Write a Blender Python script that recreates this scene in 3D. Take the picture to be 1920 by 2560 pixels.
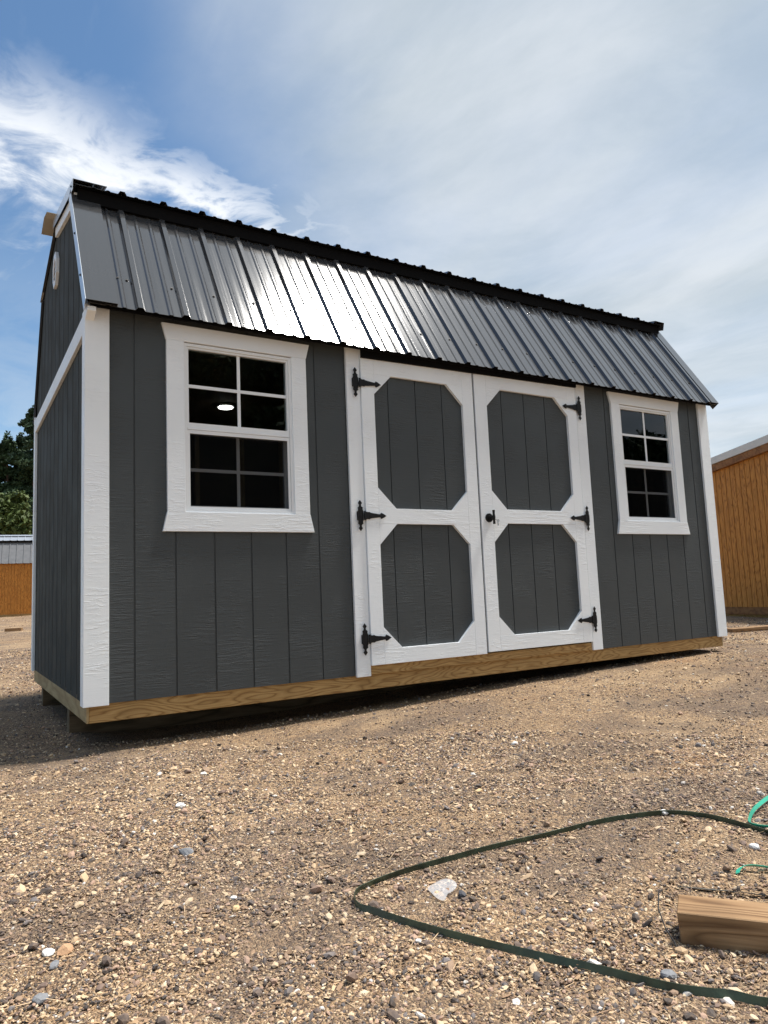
import bpy, bmesh, math, random
import numpy as np
from mathutils import Vector, Matrix

random.seed(7)
RNG = np.random.default_rng(11)
S = 0.0254                                   # the scene is laid out in inches
for o in list(bpy.data.objects):
    bpy.data.objects.remove(o)
scn = bpy.context.scene
COL = scn.collection

# ------------------------------------------------------------------ camera
cd = bpy.data.cameras.new('camera')
cam = bpy.data.objects.new('camera', cd)
COL.objects.link(cam)
cd.sensor_fit = 'VERTICAL'
cd.sensor_height = 36.0
cd.sensor_width = 27.0
cd.lens = 1782.46 / 2560 * 36
cd.clip_start = 0.02
cd.clip_end = 6000
right = Vector((0.85496, -0.51698, -0.04204))
down = Vector((0.02228, 0.11757, -0.99281))
fwd = Vector((0.51821, 0.84788, 0.11203))
M = Matrix((right, -down, -fwd)).transposed().to_4x4()
M.translation = Vector((-22.231, -144.205, 18.453)) * S
cam.matrix_world = M
scn.camera = cam
scn.render.resolution_x = 768
scn.render.resolution_y = 1024

# ------------------------------------------------------------------ sky and sun
SUN = Vector((0.416, -0.075, 0.905)).normalized()
EXPOSURE = 2.16
scn.view_settings.view_transform = 'Standard'
scn.view_settings.look = 'None'
scn.view_settings.gamma = 1
scn.view_settings.use_curve_mapping = False
scn.view_settings.exposure = EXPOSURE
scn.cycles.max_bounces = 8
scn.cycles.diffuse_bounces = 3
scn.cycles.glossy_bounces = 4

sd = bpy.data.lights.new('sun', 'SUN')
sd.energy = 1.45
sd.angle = math.radians(9)
sd.color = (1.0, 0.955, 0.89)
sun = bpy.data.objects.new('sun', sd)
COL.objects.link(sun)
sun.rotation_euler = (-SUN).to_track_quat('-Z', 'Y').to_euler()
sun.location = SUN * 60


class NT:
    """small node helper"""
    def __init__(self, tree):
        self.t = tree
        tree.nodes.clear()

    def n(self, kind, **kw):
        nd = self.t.nodes.new(kind)
        ins = kw.pop('ins', {})
        for k, v in kw.items():
            setattr(nd, k, v)
        for k, v in ins.items():
            s = nd.inputs[k]
            if hasattr(v, 'bl_idname') or isinstance(v, bpy.types.NodeSocket):
                self.t.links.new(v, s)
            else:
                s.default_value = v
        return nd

    def math(self, op, a, b=None, c=None, clamp=False):
        nd = self.t.nodes.new('ShaderNodeMath')
        nd.operation = op
        nd.use_clamp = clamp
        for i, v in enumerate((a, b, c)):
            if v is None:
                continue
            if isinstance(v, bpy.types.NodeSocket):
                self.t.links.new(v, nd.inputs[i])
            else:
                nd.inputs[i].default_value = v
        return nd.outputs[0]

    def smooth(self, v, a, b, lo=0.0, hi=1.0):
        nd = self.t.nodes.new('ShaderNodeMapRange')
        nd.interpolation_type = 'SMOOTHSTEP'
        self.t.links.new(v, nd.inputs[0])
        for i, x in ((1, a), (2, b), (3, lo), (4, hi)):
            nd.inputs[i].default_value = x
        return nd.outputs[0]

    def mix(self, fac, a, b, mode='MIX'):
        nd = self.t.nodes.new('ShaderNodeMix')
        nd.data_type = 'RGBA'
        nd.blend_type = mode
        for s, v in ((nd.inputs[0], fac), (nd.inputs[6], a), (nd.inputs[7], b)):
            if isinstance(v, bpy.types.NodeSocket):
                self.t.links.new(v, s)
            elif isinstance(v, (tuple, list)):
                s.default_value = tuple(v) + (1,) * (4 - len(v))
            else:
                s.default_value = v
        return nd.outputs[2]

    def ramp(self, fac, stops, interp='LINEAR'):
        nd = self.t.nodes.new('ShaderNodeValToRGB')
        cr = nd.color_ramp
        cr.interpolation = interp
        while len(cr.elements) < len(stops):
            cr.elements.new(0.5)
        for e, (p, c) in zip(cr.elements, stops):
            e.position = p
            e.color = tuple(c) + (1,) if len(c) == 3 else c
        self.t.links.new(fac, nd.inputs[0])
        return nd.outputs[0]

    def noise(self, vec, scale, detail=4, rough=0.55, dist=0.0):
        nd = self.n('ShaderNodeTexNoise', ins={'Scale': scale, 'Detail': detail, 'Roughness': rough, 'Distortion': dist})
        if vec is not None:
            self.t.links.new(vec, nd.inputs['Vector'])
        return nd.outputs[0]

    def mapping(self, vec, scale=(1, 1, 1), loc=(0, 0, 0), rot=(0, 0, 0)):
        nd = self.n('ShaderNodeMapping', ins={'Scale': scale, 'Location': loc, 'Rotation': rot})
        self.t.links.new(vec, nd.inputs['Vector'])
        return nd.outputs[0]

    def dot(self, vec, v):
        nd = self.n('ShaderNodeVectorMath', operation='DOT_PRODUCT')
        self.t.links.new(vec, nd.inputs[0])
        nd.inputs[1].default_value = v
        return nd.outputs['Value']

    def link(self, a, b):
        self.t.links.new(a, b)


def pix_dir(u, v):
    """world direction of a point of the sky (only used to lay the clouds out on the sky sphere)"""
    return (right * ((u - 960) / 1782.46) + down * ((v - 1280) / 1782.46) + fwd).normalized()


world = bpy.data.worlds.new('World')
scn.world = world
world.use_nodes = True
w = NT(world.node_tree)
sky = w.n('ShaderNodeTexSky', sky_type='NISHITA', sun_disc=False)
sky.sun_elevation = math.asin(SUN.z)
sky.sun_rotation = math.atan2(SUN.x, SUN.y)
sky.altitude = 100
sky.air_density = 1.0
sky.dust_density = 0.25
sky.ozone_density = 1.6
blue = w.n('ShaderNodeVectorMath', operation='SCALE', ins={0: sky.outputs[0], 'Scale': 0.034}).outputs[0]
blue = w.mix(1.0, blue, (0.86, 1.02, 1.06), 'MULTIPLY')
tc = w.n('ShaderNodeTexCoord').outputs['Generated']
sep = w.n('ShaderNodeSeparateXYZ', ins={0: tc})
zc = w.math('MAXIMUM', sep.outputs[2], 0.06)
plane = w.n('ShaderNodeCombineXYZ', ins={0: w.math('DIVIDE', sep.outputs[0], zc), 1: w.math('DIVIDE', sep.outputs[1], zc), 2: 0.0}).outputs[0]
# streaky fields in the cloud layer
rotp = w.mapping(plane, scale=(1.0, 0.45, 1), rot=(0, 0, math.radians(38)))
streak = w.noise(rotp, 1.1, 7, 0.56, 0.35)
fine = w.noise(plane, 5.5, 8, 0.6, 0.5)
soft = w.noise(plane, 0.55, 3, 0.5, 0.2)
# thin veil of high cloud over everything right of the blue gap
va, vb = pix_dir(560, 0), pix_dir(760, 620)
vn = va.cross(vb).normalized()
if vn.dot(pix_dir(1800, 400)) < 0:
    vn = -vn
vd = w.dot(tc, vn)
vd = w.math('ADD', vd, w.math('MULTIPLY', w.math('SUBTRACT', streak, 0.5), 0.34))
veil = w.smooth(vd, -0.16, 0.22, 0.0, 1.0)
veil = w.math('MULTIPLY', veil, w.smooth(streak, 0.22, 0.60, 0.72, 0.97))
veil = w.math('MULTIPLY', veil, w.smooth(soft, 0.3, 0.62, 0.86, 1.0))
mott = w.noise(w.mapping(plane, scale=(1.0, 0.7, 1), rot=(0, 0, 0.6), loc=(5, 2, 0)), 1.5, 7, 0.6, 0.4)
mott = w.math('ADD', w.math('MULTIPLY', mott, 0.65), w.math('MULTIPLY', soft, 0.35))
veilcol = w.mix(w.smooth(mott, 0.36, 0.64), (0.132, 0.150, 0.163), (0.192, 0.203, 0.213))
c1 = w.mix(veil, blue, veilcol)
# a bank of brighter cumulus that comes in from the left and thins out
A, Bd = pix_dir(-60, 330), pix_dir(700, 545)
sn = A.cross(Bd).normalized()
if sn.z < 0:
    sn = -sn
along = (Bd - A * A.dot(Bd)).normalized()
sdist = w.dot(tc, sn)
tpos = w.dot(tc, along)
turb = w.math('MULTIPLY', w.math('SUBTRACT', fine, 0.5), 0.19)
turb2 = w.math('MULTIPLY', w.math('SUBTRACT', streak, 0.5), 0.12)
sd2 = w.math('ADD', w.math('ADD', sdist, turb), turb2)
sd2 = w.math('ABSOLUTE', sd2)
wid = w.smooth(tpos, -0.04, 0.42, 0.082, 0.008)
ratio = w.math('DIVIDE', sd2, wid)
bank = w.smooth(ratio, 1.35, 0.05, 0.0, 0.92)
bank = w.math('MULTIPLY', bank, w.smooth(tpos, 0.46, 0.26))
bank = w.math('MULTIPLY', bank, w.smooth(fine, 0.34, 0.60, 0.22, 1.0))
# loose wisps in the blue
wisp = w.noise(w.mapping(plane, scale=(1, 0.5, 1), rot=(0, 0, 0.5), loc=(3.1, 1.7, 0)), 2.0, 8, 0.62, 0.6)
wisps = w.smooth(wisp, 0.54, 0.78, 0.0, 0.5)
low = w.smooth(sep.outputs[2], 0.50, 0.22, 0.0, 0.34)
wisps = w.math('MAXIMUM', wisps, w.math('MULTIPLY', low, w.smooth(wisp, 0.3, 0.6)))
c2 = w.mix(wisps, c1, (0.172, 0.190, 0.206))
c3 = w.mix(bank, c2, (0.262, 0.268, 0.274))
bg = w.n('ShaderNodeBackground', ins={'Color': c3, 'Strength': 0.93})
wo = w.n('ShaderNodeOutputWorld')
w.link(bg.outputs[0], wo.inputs[0])

# ------------------------------------------------------------------ materials
MATS = {}


def newmat(name):
    m = bpy.data.materials.new(name)
    m.use_nodes = True
    t = NT(m.node_tree)
    b = t.n('ShaderNodeBsdfPrincipled')
    o = t.n('ShaderNodeOutputMaterial')
    t.link(b.outputs[0], o.inputs[0])
    MATS[name] = m
    return m, t, b


def objvec(t, rand=True):
    """object coordinates, shifted a little differently on every object"""
    tc = t.n('ShaderNodeTexCoord').outputs['Object']
    if not rand:
        return tc
    oi = t.n('ShaderNodeObjectInfo').outputs['Random']
    sh = t.n('ShaderNodeCombineXYZ', ins={0: t.math('MULTIPLY', oi, 17.0), 1: t.math('MULTIPLY', oi, 9.0), 2: t.math('MULTIPLY', oi, 31.0)})
    return t.n('ShaderNodeVectorMath', operation='ADD', ins={0: tc, 1: sh.outputs[0]}).outputs[0]


def bump(t, b, h, dist, strength=1.0):
    bp = t.n('ShaderNodeBump', ins={'Strength': strength, 'Distance': dist, 'Height': h})
    t.link(bp.outputs[0], b.inputs['Normal'])


def painted(name, col, ripple, rough, depth, vary=0.12, spec=0.35, grain_cut=0.5):
    """paint on embossed wood-grain board; ripple = coordinate scale of the grain"""
    m, t, b = newmat(name)
    v = objvec(t)
    g1 = t.noise(t.mapping(v, scale=ripple), 1.0, 6, 0.62, 0.7)
    g2 = t.noise(v, 4.5, 4, 0.6)
    cut = t.smooth(g1, grain_cut - 0.09, grain_cut + 0.16)
    h = t.math('ADD', t.math('MULTIPLY', cut, t.smooth(g2, 0.42, 0.66, 0.05, 1.0)), t.math('MULTIPLY', g1, 0.3))
    fine = t.noise(v, 260.0, 2, 0.5)
    h = t.math('ADD', h, t.math('MULTIPLY', fine, 0.12))
    dirt = t.noise(v, 1.7, 5, 0.6)
    c = t.mix(t.smooth(dirt, 0.3, 0.75), tuple(x * (1 - vary) for x in col), tuple(min(0.93, x * (1 + vary * 0.6)) for x in col))
    t.link(c, b.inputs['Base Color'])
    r = t.smooth(g2, 0.3, 0.7, rough - 0.08, rough + 0.1)
    t.link(r, b.inputs['Roughness'])
    b.inputs['Specular IOR Level'].default_value = spec
    bump(t, b, h, depth)
    return m


painted('siding_paint', (0.056, 0.064, 0.068), (9, 9, 95), 0.5, 0.0013, 0.10, 0.35)
painted('gable_paint', (0.060, 0.063, 0.060), (120, 120, 1.6), 0.75, 0.0007, 0.03, 0.06)
painted('trim_upright', (0.84, 0.885, 0.93), (14, 14, 80), 0.5, 0.0013, 0.03, 0.35, 0.54)
painted('trim_level', (0.84, 0.885, 0.93), (7, 60, 75), 0.5, 0.0017, 0.03, 0.35, 0.52)


def plain(name, col, rough=0.5, metal=0.0, spec=0.5, vary=0.0, scale=8.0, bdist=0.0, bscale=60.0):
    m, t, b = newmat(name)
    b.inputs['Base Color'].default_value = tuple(col) + (1,)
    b.inputs['Roughness'].default_value = rough
    b.inputs['Metallic'].default_value = metal
    b.inputs['Specular IOR Level'].default_value = spec
    v = objvec(t)
    if vary:
        n = t.noise(v, scale, 5, 0.6)
        c = t.mix(t.smooth(n, 0.3, 0.7), tuple(x * (1 - vary) for x in col), tuple(min(1, x * (1 + vary)) for x in col))
        t.link(c, b.inputs['Base Color'])
        t.link(t.smooth(n, 0.3, 0.7, max(0.05, rough - 0.06), rough + 0.06), b.inputs['Roughness'])
    if bdist:
        bump(t, b, t.noise(v, bscale, 4, 0.6), bdist)
    return m


plain('vinyl', (0.79, 0.82, 0.845), 0.35, vary=0.02)
plain('black_iron', (0.008, 0.008, 0.009), 0.55, spec=0.25, vary=0.3, scale=90, bdist=0.0004, bscale=180)
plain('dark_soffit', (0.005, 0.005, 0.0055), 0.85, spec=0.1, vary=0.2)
plain('steel_key', (0.62, 0.62, 0.62), 0.25, 1.0)
plain('interior_wood', (0.16, 0.105, 0.06), 0.8, vary=0.25, scale=5)
plain('white_metal', (0.62, 0.60, 0.56), 0.4, vary=0.05)
plain('grey_upper_metal', (0.30, 0.33, 0.37), 0.33, vary=0.06)
plain('grey_lower_metal', (0.13, 0.135, 0.145), 0.45, vary=0.06)
plain('strap_dark', (0.043, 0.068, 0.042), 0.45, vary=0.38, scale=22, bdist=0.0004, bscale=500)
plain('strap_teal', (0.03, 0.40, 0.27), 0.4, vary=0.12)
plain('strap_grey', (0.10, 0.115, 0.11), 0.45, vary=0.2)
plain('wire_black', (0.012, 0.012, 0.012), 0.5)
plain('beige_metal', (0.42, 0.38, 0.31), 0.5, vary=0.05)

# roof sheet: dark baked enamel on steel with slight oil-canning
m, t, b = newmat('roof_metal')
v = objvec(t)
n1 = t.noise(t.mapping(v, scale=(16, 0.8, 0.8)), 1.0, 2, 0.4)
n2 = t.noise(v, 30, 4, 0.6)
t.link(t.mix(n2, (0.050, 0.051, 0.054), (0.056, 0.057, 0.060)), b.inputs['Base Color'])
b.inputs['Specular IOR Level'].default_value = 0.5
b.inputs['Roughness'].default_value = 0.11
b.inputs['Coat Weight'].default_value = 0.85
b.inputs['Coat Roughness'].default_value = 0.11
bump(t, b, n1, 0.006, 0.6)

# edge flashing: dark metal coloured pale blue-grey to imitate the sky's reflection
m, t, b = newmat('edge_flashing')
v = objvec(t)
n2 = t.noise(v, 14, 4, 0.6)
t.link(t.mix(n2, (0.50, 0.54, 0.58), (0.64, 0.67, 0.70)), b.inputs['Base Color'])
b.inputs['Metallic'].default_value = 0.85
b.inputs['Roughness'].default_value = 0.34
bump(t, b, t.noise(t.mapping(v, scale=(3, 3, 3)), 1.0, 2, 0.5), 0.006, 0.6)

# glass
m = bpy.data.materials.new('window_glass')
m.use_nodes = True
t = NT(m.node_tree)
fr = t.n('ShaderNodeFresnel', ins={'IOR': 1.46})
tr = t.n('ShaderNodeBsdfTransparent', ins={'Color': (0.80, 0.83, 0.82, 1)})
gl = t.n('ShaderNodeBsdfGlossy', ins={'Color': (0.95, 0.97, 1.0, 1), 'Roughness': 0.01})
mx = t.n('ShaderNodeMixShader', ins={0: fr.outputs[0], 1: tr.outputs[0], 2: gl.outputs[0]})
o = t.n('ShaderNodeOutputMaterial')
t.link(mx.outputs[0], o.inputs[0])
MATS['window_glass'] = m
# insect screen
m = bpy.data.materials.new('insect_screen')
m.use_nodes = True
t = NT(m.node_tree)
tr = t.n('ShaderNodeBsdfTransparent')
df = t.n('ShaderNodeBsdfDiffuse', ins={'Color': (0.006, 0.006, 0.006, 1)})
mx = t.n('ShaderNodeMixShader', ins={0: 0.4, 1: tr.outputs[0], 2: df.outputs[0]})
o = t.n('ShaderNodeOutputMaterial')
t.link(mx.outputs[0], o.inputs[0])
MATS['insect_screen'] = m
# plastic film scrap
m = bpy.data.materials.new('plastic_film')
m.use_nodes = True
t = NT(m.node_tree)
tr = t.n('ShaderNodeBsdfTransparent')
pb = t.n('ShaderNodeBsdfPrincipled', ins={'Base Color': (0.8, 0.8, 0.82, 1), 'Roughness': 0.22})
mx = t.n('ShaderNodeMixShader', ins={0: 0.24, 1: tr.outputs[0], 2: pb.outputs[0]})
o = t.n('ShaderNodeOutputMaterial')
t.link(mx.outputs[0], o.inputs[0])
MATS['plastic_film'] = m
# lamp
m = bpy.data.materials.new('lamp_glow')
m.use_nodes = True
t = NT(m.node_tree)
em = t.n('ShaderNodeEmission', ins={'Color': (1, 0.98, 0.92, 1), 'Strength': 4.0})
o = t.n('ShaderNodeOutputMaterial')
t.link(em.outputs[0], o.inputs[0])
MATS['lamp_glow'] = m


def lumber(name, lo, mid, hi, axis, ring=26.0, rough=0.7, knots=True, stain=0.0):
    """sawn softwood; axis = direction the grain runs along (0 x, 1 y, 2 z)"""
    m, t, b = newmat(name)
    v = objvec(t)
    sc = [1.0, 1.0, 1.0]
    sc[axis] = 0.16
    mv = t.mapping(v, scale=tuple(sc))
    wob = t.noise(mv, 5.0, 3, 0.5, 0.0)
    dist = t.noise(mv, 14.0, 4, 0.55)
    h = t.math('ADD', t.math('MULTIPLY', wob, ring * 0.42), t.math('MULTIPLY', dist, 0.9))
    rings = t.math('FRACT', h)
    rings = t.math('ABSOLUTE', t.math('SUBTRACT', t.math('MULTIPLY', rings, 2.0), 1.0))
    fib = [230.0, 230.0, 230.0]
    fib[axis] = 6.0
    fibre = t.noise(t.mapping(v, scale=tuple(fib)), 1.0, 3, 0.6)
    c = t.ramp(rings, [(0.0, lo), (0.35, mid), (1.0, hi)])
    c = t.mix(t.smooth(fibre, 0.35, 0.7, 0.0, 0.35), c, lo)
    if knots:
        kv = t.mapping(v, scale=tuple(1.6 if i == axis else 4.5 for i in range(3)))
        vo = t.n('ShaderNodeTexVoronoi', ins={'Scale': 1.0})
        t.link(kv, vo.inputs['Vector'])
        k = t.smooth(vo.outputs['Distance'], 0.13, 0.05)
        c = t.mix(t.math('MULTIPLY', k, 0.85), c, (0.07, 0.04, 0.018))
    big = t.noise(v, 3.2, 4, 0.6)
    c = t.mix(t.smooth(big, 0.42, 0.8, 0.0, 0.5 + stain), c, tuple(x * 0.55 for x in mid))
    t.link(c, b.inputs['Base Color'])
    b.inputs['Roughness'].default_value = rough
    b.inputs['Specular IOR Level'].default_value = 0.25
    bump(t, b, t.math('ADD', fibre, t.math('MULTIPLY', rings, 0.5)), 0.0008)
    return m


lumber('rim_lumber_x', (0.24, 0.135, 0.050), (0.41, 0.255, 0.100), (0.50, 0.33, 0.140), 0, 85)
lumber('rim_lumber_y', (0.28, 0.19, 0.09), (0.38, 0.275, 0.14), (0.46, 0.35, 0.19), 1, 16)
lumber('runner_wood_shaded', (0.06, 0.04, 0.02), (0.13, 0.085, 0.045), (0.17, 0.115, 0.065), 0, 20)  # runner brown darkened to imitate the shade under the shed
lumber('block_lumber', (0.12, 0.062, 0.028), (0.29, 0.170, 0.082), (0.40, 0.25, 0.13), 0, 60, stain=0.3)
lumber('brown_siding', (0.27, 0.105, 0.020), (0.51, 0.205, 0.038), (0.58, 0.255, 0.052), 2, 46, 0.5, False)
lumber('brown_fascia', (0.16, 0.065, 0.022), (0.26, 0.115, 0.04), (0.32, 0.15, 0.055), 1, 12, 0.5, False)
lumber('stud_wood', (0.30, 0.20, 0.11), (0.45, 0.33, 0.19), (0.52, 0.40, 0.24), 2, 12, 0.75, False)

# gravel ground sheet
m, t, b = newmat('gravel_ground')
tcg = t.n('ShaderNodeTexCoord').outputs['Object']
n_big = t.noise(tcg, 0.55, 5, 0.6, 0.4)
n_mid = t.noise(tcg, 3.6, 6, 0.62, 0.3)
n_fine = t.noise(tcg, 70, 5, 0.7)
vo = t.n('ShaderNodeTexVoronoi', ins={'Scale': 95.0, 'Randomness': 1.0})
t.link(tcg, vo.inputs['Vector'])
pcol = t.n('ShaderNodeSeparateColor', ins={0: vo.outputs['Color']}).outputs[0]
stones = t.ramp(pcol, [(0.0, (0.062, 0.050, 0.046)), (0.20, (0.262, 0.159, 0.092)), (0.40, (0.551, 0.366, 0.203)), (0.62, (0.101, 0.084, 0.078)), (0.80, (0.656, 0.451, 0.262)), (0.94, (0.168, 0.162, 0.171))], 'CONSTANT')
dust = t.mix(t.smooth(n_mid, 0.36, 0.64), (0.197, 0.122, 0.072), (0.525, 0.342, 0.186))
dust = t.mix(t.smooth(n_fine, 0.42, 0.60, 0.0, 0.7), dust, (0.099, 0.068, 0.051))
base = t.mix(t.smooth(n_big, 0.40, 0.60, 0.25, 0.85), dust, stones)
vg = t.n('ShaderNodeTexVoronoi', ins={'Scale': 240.0, 'Randomness': 1.0})
t.link(tcg, vg.inputs['Vector'])
gcol = t.n('ShaderNodeSeparateColor', ins={0: vg.outputs['Color']}).outputs[1]
grit = t.ramp(gcol, [(0.0, (0.056, 0.045, 0.040)), (0.25, (0.342, 0.214, 0.122)), (0.5, (0.604, 0.409, 0.233)), (0.72, (0.144, 0.104, 0.082)), (0.88, (0.700, 0.536, 0.336))], 'CONSTANT')
base = t.mix(0.5, base, grit)
sandy = t.noise(tcg, 0.9, 4, 0.55, 0.8)
base = t.mix(t.smooth(sandy, 0.50, 0.66, 0.0, 0.4), base, (0.562, 0.399, 0.237))
dull = t.noise(t.mapping(tcg, scale=(1.0, 1.9, 1), rot=(0, 0, 0.5)), 0.8, 5, 0.6, 0.7)
base = t.mix(t.smooth(dull, 0.44, 0.64, 0.0, 0.62), base, (0.135, 0.105, 0.088))
rust = t.noise(tcg, 1.3, 4, 0.55, 0.5)
base = t.mix(t.smooth(rust, 0.60, 0.80, 0.0, 0.4), base, (0.342, 0.153, 0.058))
t.link(base, b.inputs['Base Color'])
b.inputs['Roughness'].default_value = 0.9
b.inputs['Specular IOR Level'].default_value = 0.2
hh = t.math('ADD', t.math('ADD', t.math('MULTIPLY', vo.outputs['Distance'], -0.9), t.math('MULTIPLY', vg.outputs['Distance'], -0.7)), t.math('MULTIPLY', n_fine, 0.8))
bump(t, b, hh, 0.008)


def stone_mat(name, stops, rough=0.8):
    m, t, b = newmat(name)
    r = t.n('ShaderNodeObjectInfo').outputs['Random']
    tc = t.n('ShaderNodeTexCoord').outputs['Object']
    c = t.ramp(r, stops, 'CONSTANT')
    pos = t.n('ShaderNodeNewGeometry').outputs['Position']
    dl = t.noise(t.mapping(pos, scale=(1.0, 1.9, 1), rot=(0, 0, 0.5)), 0.8, 5, 0.6, 0.7)
    c = t.mix(t.smooth(dl, 0.46, 0.66, 0.0, 0.36), c, (0.150, 0.115, 0.098))
    n = t.noise(tc, 1.7, 4, 0.6)
    c = t.mix(t.smooth(n, 0.35, 0.7, 0.0, 0.35), c, t.mix(0.5, c, (0.428, 0.286, 0.167)))
    t.link(c, b.inputs['Base Color'])
    b.inputs['Roughness'].default_value = rough
    b.inputs['Specular IOR Level'].default_value = 0.3
    return m


PEB = [(0.0, (0.56, 0.395, 0.240)), (0.14, (0.125, 0.096, 0.083)), (0.25, (0.30, 0.205, 0.140)), (0.36, (0.066, 0.057, 0.053)), (0.43, (0.66, 0.50, 0.325)), (0.55, (0.185, 0.130, 0.105)),
       (0.66, (0.095, 0.088, 0.090)), (0.73, (0.42, 0.28, 0.205)), (0.83, (0.185, 0.170, 0.170)), (0.89, (0.68, 0.54, 0.37)), (0.945, (0.038, 0.035, 0.037)), (0.98, (0.70, 0.66, 0.60))]
stone_mat('pebble_mix', PEB)
CHIP = [(0.0, (0.58, 0.42, 0.255)), (0.3, (0.42, 0.275, 0.155)), (0.55, (0.62, 0.47, 0.30)), (0.75, (0.30, 0.19, 0.115))]
stone_mat('wood_shavings', CHIP, 0.75)
for nm, c in (('stone_white', (0.74, 0.73, 0.70)), ('stone_tan', (0.62, 0.44, 0.24)), ('stone_grey', (0.22, 0.225, 0.235)), ('stone_orange', (0.50, 0.30, 0.17)), ('stone_dark', (0.075, 0.075, 0.085)), ('stone_brown', (0.26, 0.15, 0.09))):
    plain(nm, c, 0.75, 0, 0.3, 0.14, 1.6, 0.002, 2.5)


def leaf_mat(name, a, b_):
    m, t, b = newmat(name)
    tc = t.n('ShaderNodeTexCoord').outputs['Object']
    n = t.noise(tc, 0.9, 4, 0.6)
    t.link(t.mix(t.smooth(n, 0.3, 0.7), a, b_), b.inputs['Base Color'])
    b.inputs['Roughness'].default_value = 0.6
    b.inputs['Specular IOR Level'].default_value = 0.25
    b.inputs['Subsurface Weight'].default_value = 0.0
    return m


leaf_mat('leaf_dark', (0.028, 0.052, 0.024), (0.055, 0.095, 0.038))
leaf_mat('leaf_pine', (0.026, 0.050, 0.028), (0.052, 0.088, 0.040))
leaf_mat('leaf_bright', (0.045, 0.070, 0.018), (0.085, 0.115, 0.030))
plain('bark', (0.10, 0.07, 0.05), 0.9, vary=0.3, scale=12, bdist=0.01, bscale=18)


# ------------------------------------------------------------------ mesh helpers
class MB:
    def __init__(self):
        self.v, self.f = [], []

    def add(self, vs, fs):
        k = len(self.v)
        self.v += [tuple(p) for p in vs]
        self.f += [tuple(i + k for i in f) for f in fs]
        return self

    def box(self, x0, x1, y0, y1, z0, z1):
        return self.add([(x0, y0, z0), (x1, y0, z0), (x1, y1, z0), (x0, y1, z0), (x0, y0, z1), (x1, y0, z1), (x1, y1, z1), (x0, y1, z1)],
                        [(0, 3, 2, 1), (4, 5, 6, 7), (0, 1, 5, 4), (1, 2, 6, 5), (2, 3, 7, 6), (3, 0, 4, 7)])

    def prism(self, poly, plane, a, b):
        """extrude a 2D outline; plane 'xz' (extruded along y a..b), 'yz' (along x), 'xy' (along z)"""
        def P(p, d):
            return {'xz': (p[0], d, p[1]), 'yz': (d, p[0], p[1]), 'xy': (p[0], p[1], d)}[plane]
        n = len(poly)
        vs = [P(p, a) for p in poly] + [P(p, b) for p in poly]
        fs = [tuple(range(n)), tuple(range(2 * n - 1, n - 1, -1))]
        fs += [(i, i + n, (i + 1) % n + n, (i + 1) % n) for i in range(n)]
        return self.add(vs, fs)

    def hexa(self, bottom, top):
        return self.add(list(bottom) + list(top), [(0, 3, 2, 1), (4, 5, 6, 7), (0, 1, 5, 4), (1, 2, 6, 5), (2, 3, 7, 6), (3, 0, 4, 7)])

    def cyl(self, c, axis, r, h, n=16, r2=None):
        r2 = r if r2 is None else r2
        ring = []
        for (rr, d) in ((r, 0), (r2, h)):
            for i in range(n):
                a = 2 * math.pi * i / n
                p = [rr * math.cos(a), rr * math.sin(a)]
                q = {'x': (d, p[0], p[1]), 'y': (p[0], d, p[1]), 'z': (p[0], p[1], d)}[axis]
                ring.append(tuple(c[k] + q[k] for k in range(3)))
        fs = [tuple(range(n)), tuple(range(2 * n - 1, n - 1, -1))] + [(i, i + n, (i + 1) % n + n, (i + 1) % n) for i in range(n)]
        return self.add(ring, fs)

    def mesh(self, name, origin=(0, 0, 0), scale=S, bevel=0.0):
        me = bpy.data.meshes.new(name)
        ox, oy, oz = origin
        me.from_pydata([((x - ox) * scale, (y - oy) * scale, (z - oz) * scale) for x, y, z in self.v], [], self.f)
        bm = bmesh.new()
        bm.from_mesh(me)
        bmesh.ops.recalc_face_normals(bm, faces=bm.faces)
        if bevel:
            es = [e for e in bm.edges if len(e.link_faces) == 2 and e.calc_face_angle(0) > 0.5]
            bmesh.ops.bevel(bm, geom=es, offset=bevel * S, segments=1, affect='EDGES', clamp_overlap=True)
        bm.to_mesh(me)
        bm.free()
        return me


def link(name, me, mat, parent=None):
    o = bpy.data.objects.new(name, me)
    COL.objects.link(o)
    if mat and me is not None and not me.materials:
        me.materials.append(MATS[mat])
    if parent is not None:
        o.parent = parent
    return o


def tag(o, label, cat=None, group=None, kind=None):
    if label:
        o['label'] = label
    if cat:
        o['category'] = cat
    if group:
        o['group'] = group
    if kind:
        o['kind'] = kind
    return o


class Thing:
    """an Empty at the thing's base; parts are laid out in the thing's own inches"""
    def __init__(self, name, origin, label, cat, group=None, rotz=0.0, local=False):
        self.o = bpy.data.objects.new(name, None)
        self.o.empty_display_size = 0.1
        COL.objects.link(self.o)
        self.o.location = Vector(origin) * S
        self.o.rotation_euler = (0, 0, rotz)
        self.origin = (0, 0, 0) if local else origin
        tag(self.o, label, cat, group)

    def part(self, name, mb, mat, parent=None, bevel=0.0):
        return link(name, mb.mesh(name, self.origin, S, bevel), mat, parent or self.o)

    def copy_at(self, name, me, loc, parent=None, rot=None):
        o = link(name, me, None, parent or self.o)
        o.location = Vector([loc[i] - self.origin[i] for i in range(3)]) * S
        if rot:
            o.rotation_euler = rot
        return o


def smooth_shade(o, ang=40):
    for p in o.data.polygons:
        p.use_smooth = True
    return o


# ------------------------------------------------------------------ ground
_ph = RNG.uniform(0, 6.28, (10, 2))


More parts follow.
